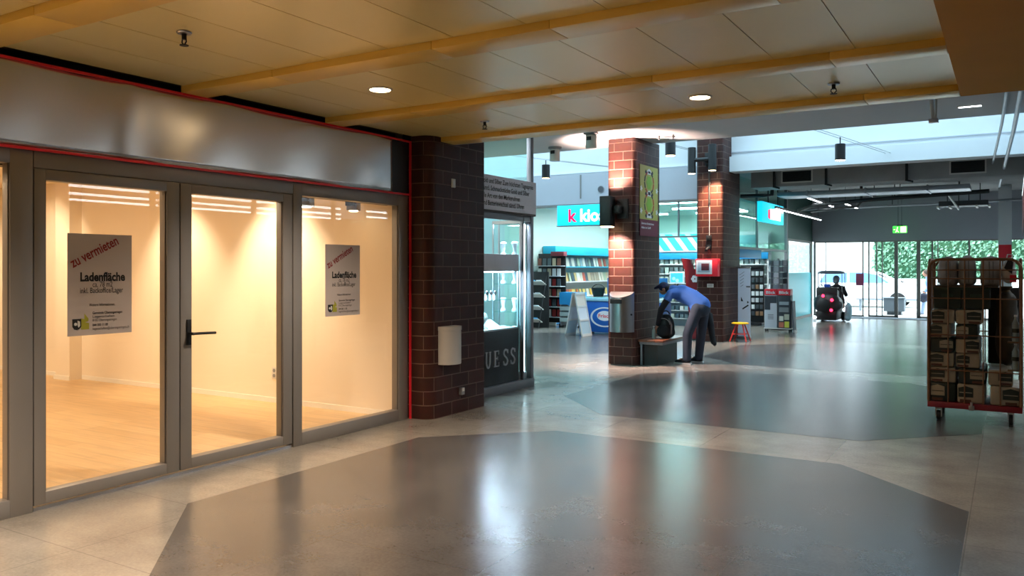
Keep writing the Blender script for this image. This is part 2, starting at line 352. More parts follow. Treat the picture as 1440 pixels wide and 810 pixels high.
# posters -------------------------------------------------------------
def poster(y0, y1, z0, z1, label):
    X = SX-.014; e = thing('poster', label, 'poster', (X,(y0+y1)/2,z0), group=None)
    W, H = y1-y0, z1-z0; P = lambda u, v: (X+.003, y0+u*W, z0+v*H); r, u = (0,1,0), (0,0,1)
    MB().box(X,X+.003,y0,y1,z0,z1).build('sheet', M['paper'], e)
    a = math.radians(27)
    text('zu vermieten','lettering',P(.08,.665),(0,math.cos(a),math.sin(a)),(0,-math.sin(a),math.cos(a)),.098,M['ink_red'],e,width=.80*W,bold=.02)
    text('Ladenfläche','lettering',P(.18,.535),r,u,.085,M['ink'],e,width=.70*W,bold=.035)
    text('ca. 78 m2','lettering',P(.37,.475),r,u,.055,M['ink_grey'],e,width=.31*W,bold=.005)
    text('inkl. Backoffice/Lager','lettering',P(.18,.415),r,u,.055,M['ink_grey'],e,width=.67*W,bold=.005)
    text('Weitere Informationen:','lettering',P(.32,.285),r,u,.028,M['ink'],e,width=.40*W,bold=.01)
    for k, (s, ww) in enumerate((('Gemeinde Oberengstringen',.47),('Liegenschaften',.34),('8102 Oberengstringen',.38),('044 000 11 00',.24),('liegenschaften@oberengstringen.ch',.58))):
        text(s,'lettering',P(.37,.205-.036*k-(.012 if k>2 else 0)),r,u,.026,M['ink'] if k in (0,3) else M['ink_grey'],e,width=ww*W,bold=.012 if k in (0,3) else 0)
    b = MB(); b.prism([(y0+W*p,z0+H*q) for p,q in ((.19,.17),(.25,.16),(.25,.215),(.31,.165),(.31,.14),(.26,.13),(.32,.12),(.32,.06),(.2,.06))],X+.003,X+.0045,'X')
    b.build('leaf_emblem', colmat('#a6a332'), e)
    b = MB(); b.prism([(y0+W*p,z0+H*q) for p,q in ((.07,.165),(.2,.165),(.2,.09),(.17,.065),(.135,.058),(.1,.065),(.07,.09))],X+.003,X+.006,'X'); s_ = b.build('coat_of_arms', M['ink'], e)
    b = MB(); b.cone((X+.006,y0+W*.115,z0+H*.115),(X+.0068,y0+W*.115,z0+H*.115),.011); b.prism([(y0+W*p,z0+H*q) for p,q in ((.145,.15),(.18,.14),(.185,.1),(.16,.08),(.145,.1))],X+.006,X+.0068,'X'); b.build('shield_charge', M['offwhite'], s_)
    return e
poster(3.20,3.68,1.13,1.84,'grey to-let poster stuck to the glass of the first double door leaf')
poster(5.67,6.15,1.14,1.825,'grey to-let poster on the fixed pane beside the dark brick pier')

# track spotlights inside the shop
def track_spot(loc, label):
    e = thing('track_spotlight', label, 'spotlight', loc, rz=.5, group=None); x = y = z = 0
    MB().box(-.055,.055,-.09,.09,-.19,-.02,.006).build('lamp_housing', M['grey'], e, local=True)
    b = MB(); b.prism([(-.16,-.05),(-.09,-.01),(-.09,-.13),(-.15,-.15)],-.05,.05,'X'); b.build('barn_door', M['black'], e, local=True)
    b = MB(); b.cone((0,0,-.02),(0,0,.42),.02); b.box(-.05,.05,-.05,.05,.38,.45); b.build('mounting_stem', M['grey'], e, local=True)
    b = MB(); b.cone((0,0,-.19),(0,0,-.2),.045,n=20); b.build('lens', M['lamp_warm'], e, local=True)
    return e
for (x,y), l in (((-5.95,5.86),'grey track spotlight behind the top edge of the side pane, nearer the doors'),((-5.95,6.54),'grey track spotlight behind the top edge of the side pane, nearer the brick pier'),((-5.95,2.74),'grey track spotlight at the top of the pane cut by the picture edge')):
    track_spot((x,y,2.4), l)
for x, y, tx, ty, p in ((-7.3,5.9,-7.3,6.8,330),(-9.2,5.9,-9.1,6.8,230),(-11.2,5.3,-12.2,6.8,200),(-13.5,5,-14.5,6.8,200)):
    spot('shop_wallwasher', (x,y,2.8), (tx,ty,1.3), p*SHOP, 75, .8, '#ffe8c4', .05)
for x, y in ((-7.5,1.0),(-7.5,4.2),(-10.5,1.0),(-10.5,4.2),(-13.6,2.6)):
    area('shop_ceiling_lamp', (x,y,2.845), 1.2,.6, 62*SHOP, '#ffe8c4')
# ------------------------------------------------------------------ low enamelled ceiling
beams = [(-7.3,-7.05),(-5.7,-5.45),(-4.1,-3.85),(-2.48,-2.23),(-.86,-.61),(.77,1.02),(2.4,2.65),(4.05,4.29),(5.6,5.84),(7.08,7.33)]
b = MB(); xs = [-.33-.51*k for k in range(11)]; prev = -8.2
for (a0,a1) in beams:
    for k in range(10): b.box(xs[k+1]+.003,xs[k]-.003,prev+.002,a0-.002,3.0,3.02)
    prev = a1
struct(b.build('ceiling', M['ceil']))
for (a0,a1) in beams:
    b = MB()
    cuts = [-5.45,-4.45,-3.05,-2.22,-1.0,-.33] if a0 > 1 else [-5.45,-.33]
    for c0, c1 in zip(cuts,cuts[1:]): b.box(c0+.0015,c1-.0015,a0,a1,2.95,3.02,.004)
    struct(b.build('ceiling_beam', M['ceil_edge']))
struct(MB().box(-.33,.9,-8.2,7.33,2.95,3.05,.004).build('ceiling_bulkhead', M['bulk']))
struct(MB().box(-18.2,5.4,-8.4,7.34,3.03,3.75).build('ceiling_slab', M['lead']))
struct(MB().box(-5.44,5.3,7.335,7.36,2.953,3.75).build('ceiling_riser', M['white']))
# bright ceiling before the atrium, skylight well
struct(MB().box(-18.2,5.4,7.34,13.35,3.75,3.95).build('ceiling_white', M['white']))
struct(MB().box(-18,5.2,13.15,13.35,3.76,6.5).build('wall_well_near', M['white']))
wa = MB(); wa.box(-18,.6,18.05,18.3,3.9,6.5); wa.box(-18,-5.9,18.02,18.05,3.93,3.96)
struct(wa.build('wall_well_far', M['white']))
struct(MB().box(.6,.8,13.15,18.3,3.76,6.5).build('wall_well_right', M['white']))
struct(MB().box(-18.2,-18,-8.2,29,0,6.5).build('wall_left', M['white']))
b = MB()
for x in [-17+1.6*k for k in range(12)]: b.box(x-.03,x+.03,13.2,18.2,6.42,6.55)
b.box(-18,.7,15.7,15.78,6.42,6.55); wr = sempty('window_4',(-8.7,15.7,6.42)); b.build('glazing_bar', M['frame'], wr); MB().box(-18.1,.75,13.2,18.25,6.56,6.57).build('pane', M['glass_roof'], wr)  # unseen roof pane, its tint added to dim daylight in the well
b = MB(); b.box(-5.27,.35,17.86,18.3,3.72,4.05); struct(b.build('wall_bulkhead', M['white']))
struct(MB().box(-5.27,.35,18.0,18.05,4.15,4.17).build('trim_3', M['fascia_grey']))
struct(MB().box(-18,-5.87,17.96,18.2,3.17,3.9).build('wall_kiosk_fascia', M['fascia_grey']))
struct(MB().box(-18,-5.87,17.95,18.2,3.12,3.165).build('trim_4', M['frame']))
b = MB(); b.box(-8.98,-8.95,17.945,17.96,3.3,3.88); struct(b.build('trim_5', M['frame']))
sp = thing('ceiling_speaker','round grey loudspeaker set in the grey cladding over the kiosk sign','speaker',(-8.42,17.96,3.4))
MB().cone((-8.42,17.96,3.5),(-8.42,17.945,3.5),.085,n=28).build('rim', M['grey'], sp); MB().cone((-8.42,17.945,3.5),(-8.42,17.942,3.5),.072,n=28).build('mesh_cover', colmat('#55565c'), sp)
# roof over kiosk and entrance hall
struct(MB().box(-18,5.3,18.3,29.2,3.95,4.2).build('ceiling_hall', M['conc']))
# corridor shell out of view
struct(MB().box(-18.2,5.4,-8.4,-8.2,0,3.1).build('wall_back', M['white']))
struct(MB().box(5.2,5.4,-8.4,29,0,6.5).build('wall_right', M['white']))

# ------------------------------------------------------------------ brick piers
def rrect(x0,x1,y0,y1,r,n=5,corners=(1,1,1,1)):
    P = []
    for (cx,cy,a0,on) in ((x0+r,y0+r,PI,corners[0]),(x1-r,y0+r,1.5*PI,corners[1]),(x1-r,y1-r,0,corners[2]),(x0+r,y1-r,.5*PI,corners[3])):
        if on: P += [(cx+r*math.cos(a0+.5*PI*i/n),cy+r*math.sin(a0+.5*PI*i/n)) for i in range(n+1)]
        else: P += [(cx+(r if cx>(x0+x1)/2 else -r), cy+(r if cy>(y0+y1)/2 else -r))]
    return P
struct(MB().prism(rrect(-6.2,-5.2,6.875,7.92,.14,corners=(0,1,0,0)),0,3.74).build('wall_brick_pier', M['brick']))
struct(MB().prism(rrect(-5.75,-5.25,12.5,13.65,.07),0,3.76).build('wall_brick_pillar', M['brick']))
struct(MB().prism(rrect(-5.87,-5.28,17.4,18.75,.07),0,5.6).build('wall_brick_pillar', M['brick']))

# things on the near pier
e = thing('wall_ash_bin','white half-round ash bin on the dark brick pier','bin',(-5.2,7.18,.57))
prof = [(0,-.15),(.06,-.145),(.11,-.12),(.145,-.06),(.155,0),(.145,.06),(.11,.12),(.06,.145),(0,.15)]
MB().prism([(-5.199+p,7.18+q) for p,q in prof],.57,.93).build('body', colmat('#bdbab6'), e)
MB().prism([(-5.199+p*1.03,7.18+q*1.03) for p,q in prof],.932,.975).build('lid_band', colmat('#bdbab6'), e)
e = thing('wall_switch','small white plate high on the dark brick pier','switch',(-5.2,7.3,2.48)); MB().box(-5.199,-5.188,7.265,7.335,2.48,2.575,.003).build('plate', M['offwhite'], e); MB().box(-5.188,-5.183,7.28,7.32,2.505,2.55,.001).build('rocker', M['white'], e)
e = thing('wall_outlet','small grey outlet near the floor on the dark brick pier','socket',(-5.2,7.44,.2)); MB().box(-5.199,-5.16,7.41,7.47,.2,.28,.004).build('box_body', M['grey'], e); MB().box(-5.16,-5.155,7.42,7.46,.24,.275).build('flap', M['offwhite'], e)

# downlights and sprinklers
def downlight(x, y, label):
    e = thing('downlight', label, 'ceiling light', (x,y,3.0), group='added downlights behind the viewer' if 'row outside' in label else None)
    MB().lathe([(.062,-.001),(.085,-.012),(.098,-.004),(.098,.0)],(x,y,3.0),28).build('trim_ring', M['offwhite'], e)
    MB().cone((x,y,2.988),(x,y,2.9985),.078,n=24).build('lens', M['lamp_warm'], e)
    spot('downlight_lamp',(x,y,2.97),(x,y,0),70*DL,120,.9,'#ffe9d0',.06)
downlight(-4.2,4.92,'lit round downlight in the ceiling beside the shop front')
downlight(-2.16,6.5,'lit round downlight in the ceiling nearer the trolley side')
for x, y in ((-4.2,1.6),(-3.2,1.6),(-4.2,-.1),(-3.2,-.1),(-4.2,-1.7),(-3.2,-3.3),(-4.2,-5)): downlight(x,y,'lit round downlight in the ceiling, one of the added row outside the picture')  # unseen downlights, added to brighten the corridor and its ceiling
for (x,y), l in (((-4.18,3.13),'sprinkler head under the yellow ceiling in front of the shop doors'),((-1.14,6.56),'sprinkler head under the ceiling above the trolley side of the corridor'),((-4.26,6.5),'sprinkler head under the ceiling close to the dark brick pier')):
    e = thing('ceiling_sprinkler', l, 'sprinkler', (x,y,2.93))
    MB().lathe([(.045,-.004),(.04,-.012),(.02,-.014),(.02,.003)],(x,y,3.0)).build('rosette', M['steel'], e)
    b = MB(); b.cone((x,y,2.99),(x,y,2.955),.014); b.tube([(x-.016,y,2.96),(x-.02,y,2.94),(x,y,2.92)],.004); b.tube([(x+.016,y,2.96),(x+.02,y,2.94),(x,y,2.92)],.004); b.cone((x,y,2.922),(x,y,2.918),.026); b.build('nozzle', M['black'], e)

# ------------------------------------------------------------------ jewellery shop
JX = -5.55
for y0, y1 in ((7.86,7.93),(9.58,9.65)): struct(MB().box(JX-.05,JX+.02,y0,y1,0,3.75,.003).build('trim_6', M['plinth']))
struct(MB().box(JX-.1,JX+.03,7.86,9.66,0,.11,.004).build('trim_7', M['plinth']))
struct(MB().box(-9,JX-.02,9.60,9.66,0,.11,.004).build('trim_8', M['plinth']))
w1 = sempty('window_5',(JX,8.7,.1)); MB().box(JX-.012,JX-.002,7.9,9.6,.1,2.33).build('pane', M['glass_shop'], w1); MB().box(JX-.012,JX-.002,7.9,9.6,2.74,3.75).build('pane', M['glass'], w1)
b = MB(); b.box(JX-.03,JX+.015,9.38,9.405,.1,2.32,.002); b.box(JX-.03,JX+.015,7.9,9.6,2.22,2.32,.002); b.build('mullion', M['plinth'], w1)
w2 = sempty('window_6',(-7,9.63,.1)); MB().box(-9,JX-.02,9.625,9.635,.1,3.75).build('pane', M['glass_teal'], w2)
b = MB(); b.box(-7.3,-7.26,9.61,9.65,.1,3.75); b.box(-9,JX,9.61,9.65,2.3,2.36); b.build('mullion', M['plinth'], w2)
struct(MB().box(-9.2,-9,7.85,9.66,0,3.75).build('wall_jeweller_rear', M['white']))
e = thing('shop_sign_board','pale grey sign board with four lines of black text above the jewellery window','sign',(JX+.04,8.75,2.32))
MB().box(JX+.02,JX+.06,7.86,9.65,2.325,2.755,.004).build('board', colmat('#f0eef6'), e)
for k, (s, wd) in enumerate((('Kaufen Sie Gold und Silber Zum höchsten Tagespreis',1.60),('Reparieren sämtl. Schmuckstücke Gold und Silber',1.50),('Reparieren alle Art von den Markenuhren',1.25),('Reparieren und Batteriewechsel sämtl. Uhren',1.36))):
    text(s,'lettering',(JX+.06,7.96,2.655-.092*k),(0,1,0),(0,0,1),.085,M['ink'],e,width=wd,bold=.012)
MB().box(JX+.02,JX+.055,7.86,9.65,2.30,2.324).build('lower_edge', M['lead'], e)
# showcase with GUESS base
e = thing('display_case','lit glass display case on a black base with silver letters, behind the jewellery window','showcase',(-5.85,8.5,.11))
cx0, cx1, cy0, cy1 = -6.25,-5.59,7.95,9.36
MB().box(cx0,cx1,cy0,cy1,.11,.80,.004).build('base_cabinet', colmat('#0e0f11',.65), e)
MB().box(cx0,cx1,cy0,cy1,1.56,1.78,.004).build('canopy', colmat('#f0eef6'), e)
MB().box(cx1-.012,cx1-.004,cy0+.01,cy1-.01,.81,1.56).build('glass_front', M['glass_shop'], e)
b = MB(); b.box(cx1-.02,cx1,cy1-.02,cy1,.80,1.56); b.box(cx1-.02,cx1,cy0,cy0+.02,.80,1.56); b.box(cx0,cx0+.02,cy1-.02,cy1,.8,1.56); b.build('corner_post', M['steel'], e)
MB().box(cx0,cx0+.02,cy0,cy1-.02,.80,1.56).build('back_panel', colmat('#cfeef5'), e)
MB().box(cx0,cx1-.01,cy0+.02,cy1-.02,.80,.82).build('display_floor', M['white'], e)
MB().box(cx0+.05,cx1-.05,cy0+.03,cy1-.03,1.18,1.188).build('glass_shelf', M['glass_teal'], e)
b = MB(); b.box(cx1-.08,cx1-.06,cy0+.03,cy1-.03,1.545,1.558); b.box(cx0+.03,cx0+.05,cy0+.03,cy1-.03,1.545,1.558); b.build('led_strip', M['led'], e)
area('showcase_lamp',(-5.9,8.6,1.55),.4,1.1,60,'#cfe8ff')
LX = cx1
def strokes(segs, y, z, h, wd):
    b = MB()
    for s in segs:
        pts = [(LX+.004,y+p*wd,z+q*h) for p,q in s[0]]; t = s[1]*h
        for (a,c) in zip(pts,pts[1:]):
            d = Vector(c)-Vector(a); n = Vector((0,-d.z,d.y)).normalized()*t/2; ex = d.normalized()*t*.12
            A, C = Vector(a)-ex, Vector(c)+ex
            b.prism([((A+n).y,(A+n).z),((A-n).y,(A-n).z),((C-n).y,(C-n).z),((C+n).y,(C+n).z)],LX+.001,LX+.012,'X')
    return b
arcS = [(.92,.80),(.75,.96),(.45,1.0),(.18,.9),(.12,.74),(.3,.6),(.7,.43),(.9,.27),(.8,.08),(.5,.0),(.2,.04),(.06,.2)]
serS = [([(.93,.98),(.93,.74)],.05),([(.06,.26),(.06,.02)],.05)]
GY = (8.33,8.54,8.735,8.955,9.135)
GL = {'G':[([(.92,.72),(.8,.94),(.5,1),(.2,.85),(.08,.5),(.2,.15),(.5,0),(.8,.06),(.88,.2),(.88,.42)],.1),([(.65,.42),(1.05,.42)],.06)],
 'U':[([(.15,1),(.15,.3),(.3,.06),(.5,0),(.7,.06),(.85,.3),(.85,1)],.1),([(-.02,.98),(.34,.98)],.05),([(.68,.98),(1.02,.98)],.05)],
 'E':[([(.2,0),(.2,1)],.13),([(.02,.98),(.9,.98)],.06),([(.02,.02),(.95,.02)],.06),([(.2,.51),(.68,.51)],.06),([(.9,.98),(.9,.76)],.05),([(.95,.02),(.95,.25)],.05),([(.68,.62),(.68,.4)],.05)],
 'S':[(arcS,.11)]+serS}
for ch, y in zip('GUESS',GY):
    strokes(GL[ch], y, .345, .2, .12).build('silver_letter', M['silver_letter'], e)
# jewellery inside
def bust(x, y, z, s, label, g):
    e = tag(MB().lathe([(.05*s,0),(.05*s,.01*s),(.03*s,.03*s),(.035*s,.06*s),(.085*s,.13*s),(.07*s,.19*s),(.03*s,.22*s),(.025*s,.27*s)],(x,y,z),14).build('necklace_bust', colmat('#f2f6f8'), None), label, 'display stand', g); return e
for k,(x,y) in enumerate(((-5.8,8.42),(-5.85,8.56),(-5.75,8.7),(-5.95,8.35))): bust(x,y,.82,1.0-.1*(k%2),'white jewellery bust on the lit floor of the display case','jewellery busts in the display case')
for k in range(7):
    y = 8.36+.115*k
    o = MB(); o.prism([(-5.9,.82),(-5.72,.82),(-5.9,.92)],y,y+.09,'Y'); tag(o.build('jewellery_tray', colmat('#eef3f5')), 'sloping white jewellery tray along the front of the display case', 'tray', 'trays in the display case')
for k in range(8):
    y = 8.38+.1*k; e2 = thing('watch_stand','watch on a small stand on the glass shelf of the display case','watch',(-5.8,y,1.188),group='watches in the display case')
    MB().cone((-5.8,y,1.188),(-5.8,y,1.26),.022,.014).build('stand', colmat('#e5edf0'), e2); MB().lathe([(.026,-.006),(.03,0),(.026,.006)],(-5.785,y,1.275),14,'X').build('watch_case', M['chrome'], e2)
for r in range(3):
    for k in range(8):
        y = 8.36+.105*k; z = 1.26+.085*r
        tag(MB().box(-6.21,-6.20,y,y+.07,z,z+.05,.003).build('earring_card', colmat('#dff2f6')), 'small earring card on the rear panel of the display case', 'card', 'earring cards in the display case')
# tall lit vitrine in the corner
e = thing('glass_vitrine','tall narrow lit glass vitrine at the corner of the jewellery shop','vitrine',(-5.82,9.5,.11))
MB().box(-6.05,-5.6,9.415,9.585,.11,.2,.004).build('base', colmat('#c9d3da'), e)
b = MB(); [b.box(x-.008,x+.008,y-.008,y+.008,.2,2.2) for x in (-6.04,-5.61) for y in (9.425,9.575)]; b.build('corner_post', M['steel'], e)
MB().box(-6.05,-5.6,9.415,9.585,2.2,2.24).build('top_cap', M['steel'], e)
for z in (.62,1.0,1.38,1.76): MB().box(-6.03,-5.62,9.43,9.57,z,z+.008).build('glass_shelf', M['glass_teal'], e)
b = MB(); b.box(-5.635,-5.625,9.56,9.57,.2,2.2); b.build('led_strip', M['led'], e)
area('vitrine_lamp',(-5.82,9.5,2.19),.3,.15,16,'#cfe8ff')
for z in (.2,.628,1.008,1.388,1.768):
    for dx in (-.12,.06):
        tag(MB().lathe([(.04,0),(.045,.02),(.02,.06),(.03,.12),(.045,.17),(.03,.19)],(-5.8+dx,9.5,z),12).build('glass_ornament', colmat('#cfe6ee',.15)), 'pale ornament on a shelf of the tall corner vitrine','ornament','ornaments in the corner vitrine')
# wall shelves at the rear of the jeweller
e = thing('wall_shelf_unit','white shelf unit against the rear wall of the jewellery shop','shelf',(-8.8,8.75,0))
b = MB(); b.box(-9,-8.65,7.9,7.94,0,2.3); b.box(-9,-8.65,9.5,9.54,0,2.3); b.box(-9,-8.97,7.9,9.54,0,2.3); b.build('carcass', M['white'], e)
for z in (.1,.6,1.1,1.6,2.1): MB().box(-8.97,-8.65,7.94,9.5,z,z+.03).build('shelf_board', M['white'], e)
area('jeweller_ceiling_lamp',(-7.3,8.75,3.72),2.4,.6,60,'#e6f6ff')
# ------------------------------------------------------------------ fittings on the two brick pillars
def cyl_spot(name, c, r, h, label, group=None, both=False, mount=None):
    e = thing(name, label, 'spotlight', (c[0],c[1],c[2]-h/2), group=group)
    MB().lathe([(r*.93,-h/2+.006),(r,-h/2),(r,h/2),(r*.9,h/2+.004)],c,22).build('lamp_housing', M['black_paint'], e)
    MB().cone((c[0],c[1],c[2]-h/2+.004),(c[0],c[1],c[2]-h/2-.002),r*.88,n=22).build('lens', M['lamp_warm'], e)
    if mount: 
        b = MB(); mount(b); b.build('wall_bracket', M['black_paint'], e)
    return e
e = thing('box_wall_lamp','large black box lamp on the front of the brick pillar with the steel bin','wall lamp',(-5.6,12.38,2.28))
MB().box(-5.75,-5.555,12.2,12.4,2.285,2.78,.01).build('lamp_housing', M['black'], e)
b = MB(); b.box(-5.55,-5.36,12.46,12.499,2.42,2.74,.004); b.box(-5.555,-5.45,12.3,12.47,2.5,2.62,.004); [b.cone((x,12.462,z),(x,12.452,z),.012,n=8) for x in (-5.52,-5.39) for z in (2.46,2.7)]; b.build('wall_bracket', M['black_paint'], e)
MB().box(-5.735,-5.57,12.215,12.385,2.27,2.286,.003).build('lens', M['lamp_warm'], e)
for t, z in ((3.7,2.8),(1.3,2.26)): spot('pillar_washer',(-5.62,12.2,z),(-5.55,12.52,t),180*PW,110,.8,'#ffd9c8',.05)
def two_arm(b):
    b.cone((-5.81,17.12,3.93),(-5.45,17.12,3.93),.045); b.box(-5.66,-5.5,17.36,17.399,3.82,4.1,.004); b.box(-5.62,-5.54,17.1,17.38,3.88,3.97,.004)
cyl_spot('cylinder_wall_lamp',(-5.42,17.12,3.96),.085,.56,'black cylinder lamp with lit underside on the second brick pillar', mount=two_arm)
cyl_spot('cylinder_wall_lamp',(-5.87,17.12,3.92),.085,.56,'black cylinder lamp at the kiosk-facing end of the bracket on the second brick pillar')
for t, z, x in ((2,3.66,-5.42),(5.2,4.26,-5.42)): spot('pillar_washer',(x,17.1,z),(-5.46,17.4,t),180*PW,100,.8,'#ffd2a8',.05)
e = thing('cable_conduit','thin dark cable running down the second brick pillar from its lamps','cable',(-5.57,17.39,2.15)); 
MB().tube([(-5.57,17.39,3.82),(-5.57,17.39,3.0)],.022).build('conduit', M['black_paint'], e); MB().tube([(-5.57,17.392,3.0),(-5.57,17.392,2.3)],.006).build('cable', M['offwhite'], e)
e = thing('wall_junction_box','small dark square box on the second brick pillar below the cable','box',(-5.57,17.36,2.19)); MB().box(-5.63,-5.51,17.345,17.399,2.19,2.31,.004).build('body', M['black_paint'], e); MB().box(-5.615,-5.525,17.338,17.345,2.205,2.295,.002).build('cover', M['dark'], e)
e = thing('wall_camera','small black camera on the second brick pillar above the red cabinet','camera',(-5.57,17.3,2.02)); MB().box(-5.61,-5.53,17.345,17.399,2.0,2.1,.004).build('bracket', M['black_paint'], e); MB().cone((-5.57,17.36,2.04),(-5.59,17.22,1.98),.035,.03,18).build('lens_barrel', M['black'], e)

# poster panel on the pillar
X = -5.25; e = thing('pillar_poster','yellow green geometric poster with maroon caption strip on the side of the near pillar','poster',(X,13.09,2.16))
MB().box(X+.001,X+.012,12.69,13.49,2.42,3.33).build('picture_panel', colmat('#b9b45c'), e)
MB().box(X+.001,X+.013,12.69,13.49,2.14,2.42).build('caption_strip', colmat('#6a1c33'), e)
def star(b, cy, cz, r0, r1, n, x, ph=0): b.prism([(cy+(r0 if k%2 else r1)*math.cos(PI*k/n+ph), cz+(r0 if k%2 else r1)*math.sin(PI*k/n+ph)) for k in range(2*n)], x, x+.002, 'X'); return b
for z in (3.05,2.68): star(MB(),13.09,z,.10,.13,6,X+.012).build('green_medallion', colmat('#8fbf3a'), e)
for z in (3.24,2.87,2.5): MB().prism([(12.97,z-.05),(13.21,z-.05),(13.17,z+.02),(13.09,z+.05),(13.01,z+.02)],X+.012,X+.014,'X').build('white_motif', colmat('#e9e9e6'), e)
for z in (3.05,2.68):
    for y in (12.74,13.44): star(MB(),y,z-.12,.03,.06,5,X+.012).build('white_motif', colmat('#e9e9e6'), e)
b = MB(); c_ = MB()
for z in (3.05,2.68):
    for k in range(10):
        a = PI/5*k+.3; cy, cz = 13.09+.2*math.cos(a), z+.175*math.sin(a)
        (b if k%3 else c_).cbox((X+.0135,cy,cz),(.003,.10,.035),rx=a+PI/2)
for z in (3.24,2.87,2.5):
    for dy in (-.14,.14): b.cbox((X+.0135,13.09+dy,z-.02),(.003,.07,.05),rx=.6*(1 if dy>0 else -1))
b.build('dark_motif', colmat('#2b2a33'), e); c_.build('red_motif', colmat('#c2432f'), e)
text('Zentrum Engstringen','lettering',(X+.013,12.74,2.335),(0,1,0),(0,0,1),.05,M['white'],e,width=.56,bold=.02); text('Alles im Griff','lettering',(X+.013,12.74,2.265),(0,1,0),(0,0,1),.05,M['white'],e,width=.42,bold=.02)

# steel bin on the pillar
e = thing('wall_litter_bin','half-round stainless steel litter bin on the front of the near pillar','bin',(-5.47,12.36,.55))
def half(r, y, n=12): return [(-5.47+r*math.cos(PI+PI*k/n), y+.22*math.sin(PI+PI*k/n)*r/.21) for k in range(n+1)]
b = MB(); b.prism(half(.21,12.498),.55,1.0,smooth=True); pl = half(.21,12.498)
A = [b.bm.verts.new((x,y,1.0)) for x,y in pl]; B = [b.bm.verts.new((x,y,1.12+.10*max(0,(12.498-y))/.22*0-.0+.09*((y-12.28)/.22))) for x,y in pl]
b._fin([b.bm.faces.new((A[i],A[(i+1)%len(A)],B[(i+1)%len(A)],B[i])) for i in range(len(A))],True); b._fin([b.bm.faces.new(B)])
b.build('body', M['steel'], e)
b = MB(); b.prism([(-5.585,12.293),(-5.40,12.285),(-5.40,12.25),(-5.585,12.255)],1.02,1.09); b.box(-5.59,-5.39,12.262,12.3,1.02,1.1,.01); b.build('mouth', M['black'], e)
MB().cone((-5.28,12.41,.84),(-5.262,12.405,.84),.014,n=12).build('lock', M['black'], e)

# bench beside the pillar
e = thing('bench','wooden bench on a black base against the side of the near pillar','bench',(-5.04,13.2,0))
b = MB(); [b.box(-5.245+.145*k,-5.245+.145*k+.137,12.62,13.78,.385,.42,.004) for k in range(3)]; b.build('seat', M['bench_wood'], e)
MB().box(-5.24,-4.83,12.66,13.74,.34,.385,.003).build('seat_frame', M['plinth'], e)
for y in (12.68,13.66): 
    MB().box(-5.235,-5.195,y,y+.04,0,.34,.002).build('leg', M['plinth'], e)
MB().box(-5.19,-4.95,12.74,13.66,.0,.34).build('base_box', M['black'], e)

# ------------------------------------------------------------------ kiosk
KS = thing('kiosk_sign','long cyan light box sign with red k and white lettering over the kiosk front','sign',(-8.1,17.9,2.6))
MB().box(-9.52,-7.6,17.78,17.94,2.64,3.13,.006).build('light_box', mat('sign_cyan','#17c9e2',.4,emit='#19d3ee',es=.75), KS)
b = MB(); b.box(-9.54,-7.58,17.79,17.95,2.62,2.64); b.box(-9.54,-7.58,17.79,17.95,3.13,3.15); b.build('sign_rim', M['plinth'], KS)
text('k','lettering',(-9.22,17.78,2.735),(1,0,0),(0,0,1),.42,mat('sign_red','#e01a4f',.4,emit='#ff1f5a',es=.7),KS,bold=.03)
text('kiosk','lettering',(-8.9,17.78,2.735),(1,0,0),(0,0,1),.42,mat('sign_white','#ffffff',.4,emit='#ffffff',es=1.0),KS,width=.88,bold=.03)
struct(MB().box(-11.5,-11.3,18.2,25.6,0,3.95).build('wall_kiosk_left', M['mint']))
struct(MB().box(-18,-11.3,17.96,18.2,0,3.2).build('wall_hall_left', M['white']))
struct(MB().box(-11.5,-5.8,25.4,25.6,0,3.95).build('wall_kiosk_rear', M['mint']))
struct(MB().box(-11.3,-5.8,18.2,25.4,3.3,3.36).build('ceiling_kiosk', M['mint']))
b = MB(); b.box(-5.8,-5.72,25.3,25.42,0,3.95); b.box(-5.79,-5.73,18.76,25.3,2.08,2.14); b.box(-5.79,-5.73,22,22.05,2.14,3.9); struct(b.build('window_7', M['plinth']))
kw = sempty('window_8',(-5.76,22,2.14)); MB().box(-5.765,-5.755,18.76,25.3,2.14,3.9).build('pane', M['glass_teal'], kw)
kg = sempty('window_9',(-6.5,18.0,2.3)); MB().box(-7.6,-5.87,18.0,18.01,2.33,3.17).build('pane', M['glass_teal'], kg); b = MB(); b.box(-7.6,-5.87,17.98,18.03,2.3,2.335); b.box(-6.5,-6.47,17.98,18.03,2.33,3.17); b.build('glazing_bar', M['plinth'], kg)
for k, (x, y) in enumerate(((-7.2,19.6),(-9.6,19.6),(-7.2,21.6),(-9.6,21.6),(-7.2,23.6),(-9.6,23.6))):
    o = thing('ceiling_tube_light','white fluorescent tube fitting on the kiosk ceiling','ceiling light',(x,y,3.2),group='tube lights in the kiosk')
    MB().box(x-.8,x+.8,y-.07,y+.07,3.26,3.303,.003).build('housing', M['white'], o); MB().cone((x-.76,y,3.23),(x+.76,y,3.23),.025,n=10).build('tube', M['lamp_white'], o)
for y in (19.6,21.6,23.8): area('kiosk_lamp',(-8.4,y,3.2),3.5,.4,110*KI,'#eafcff')
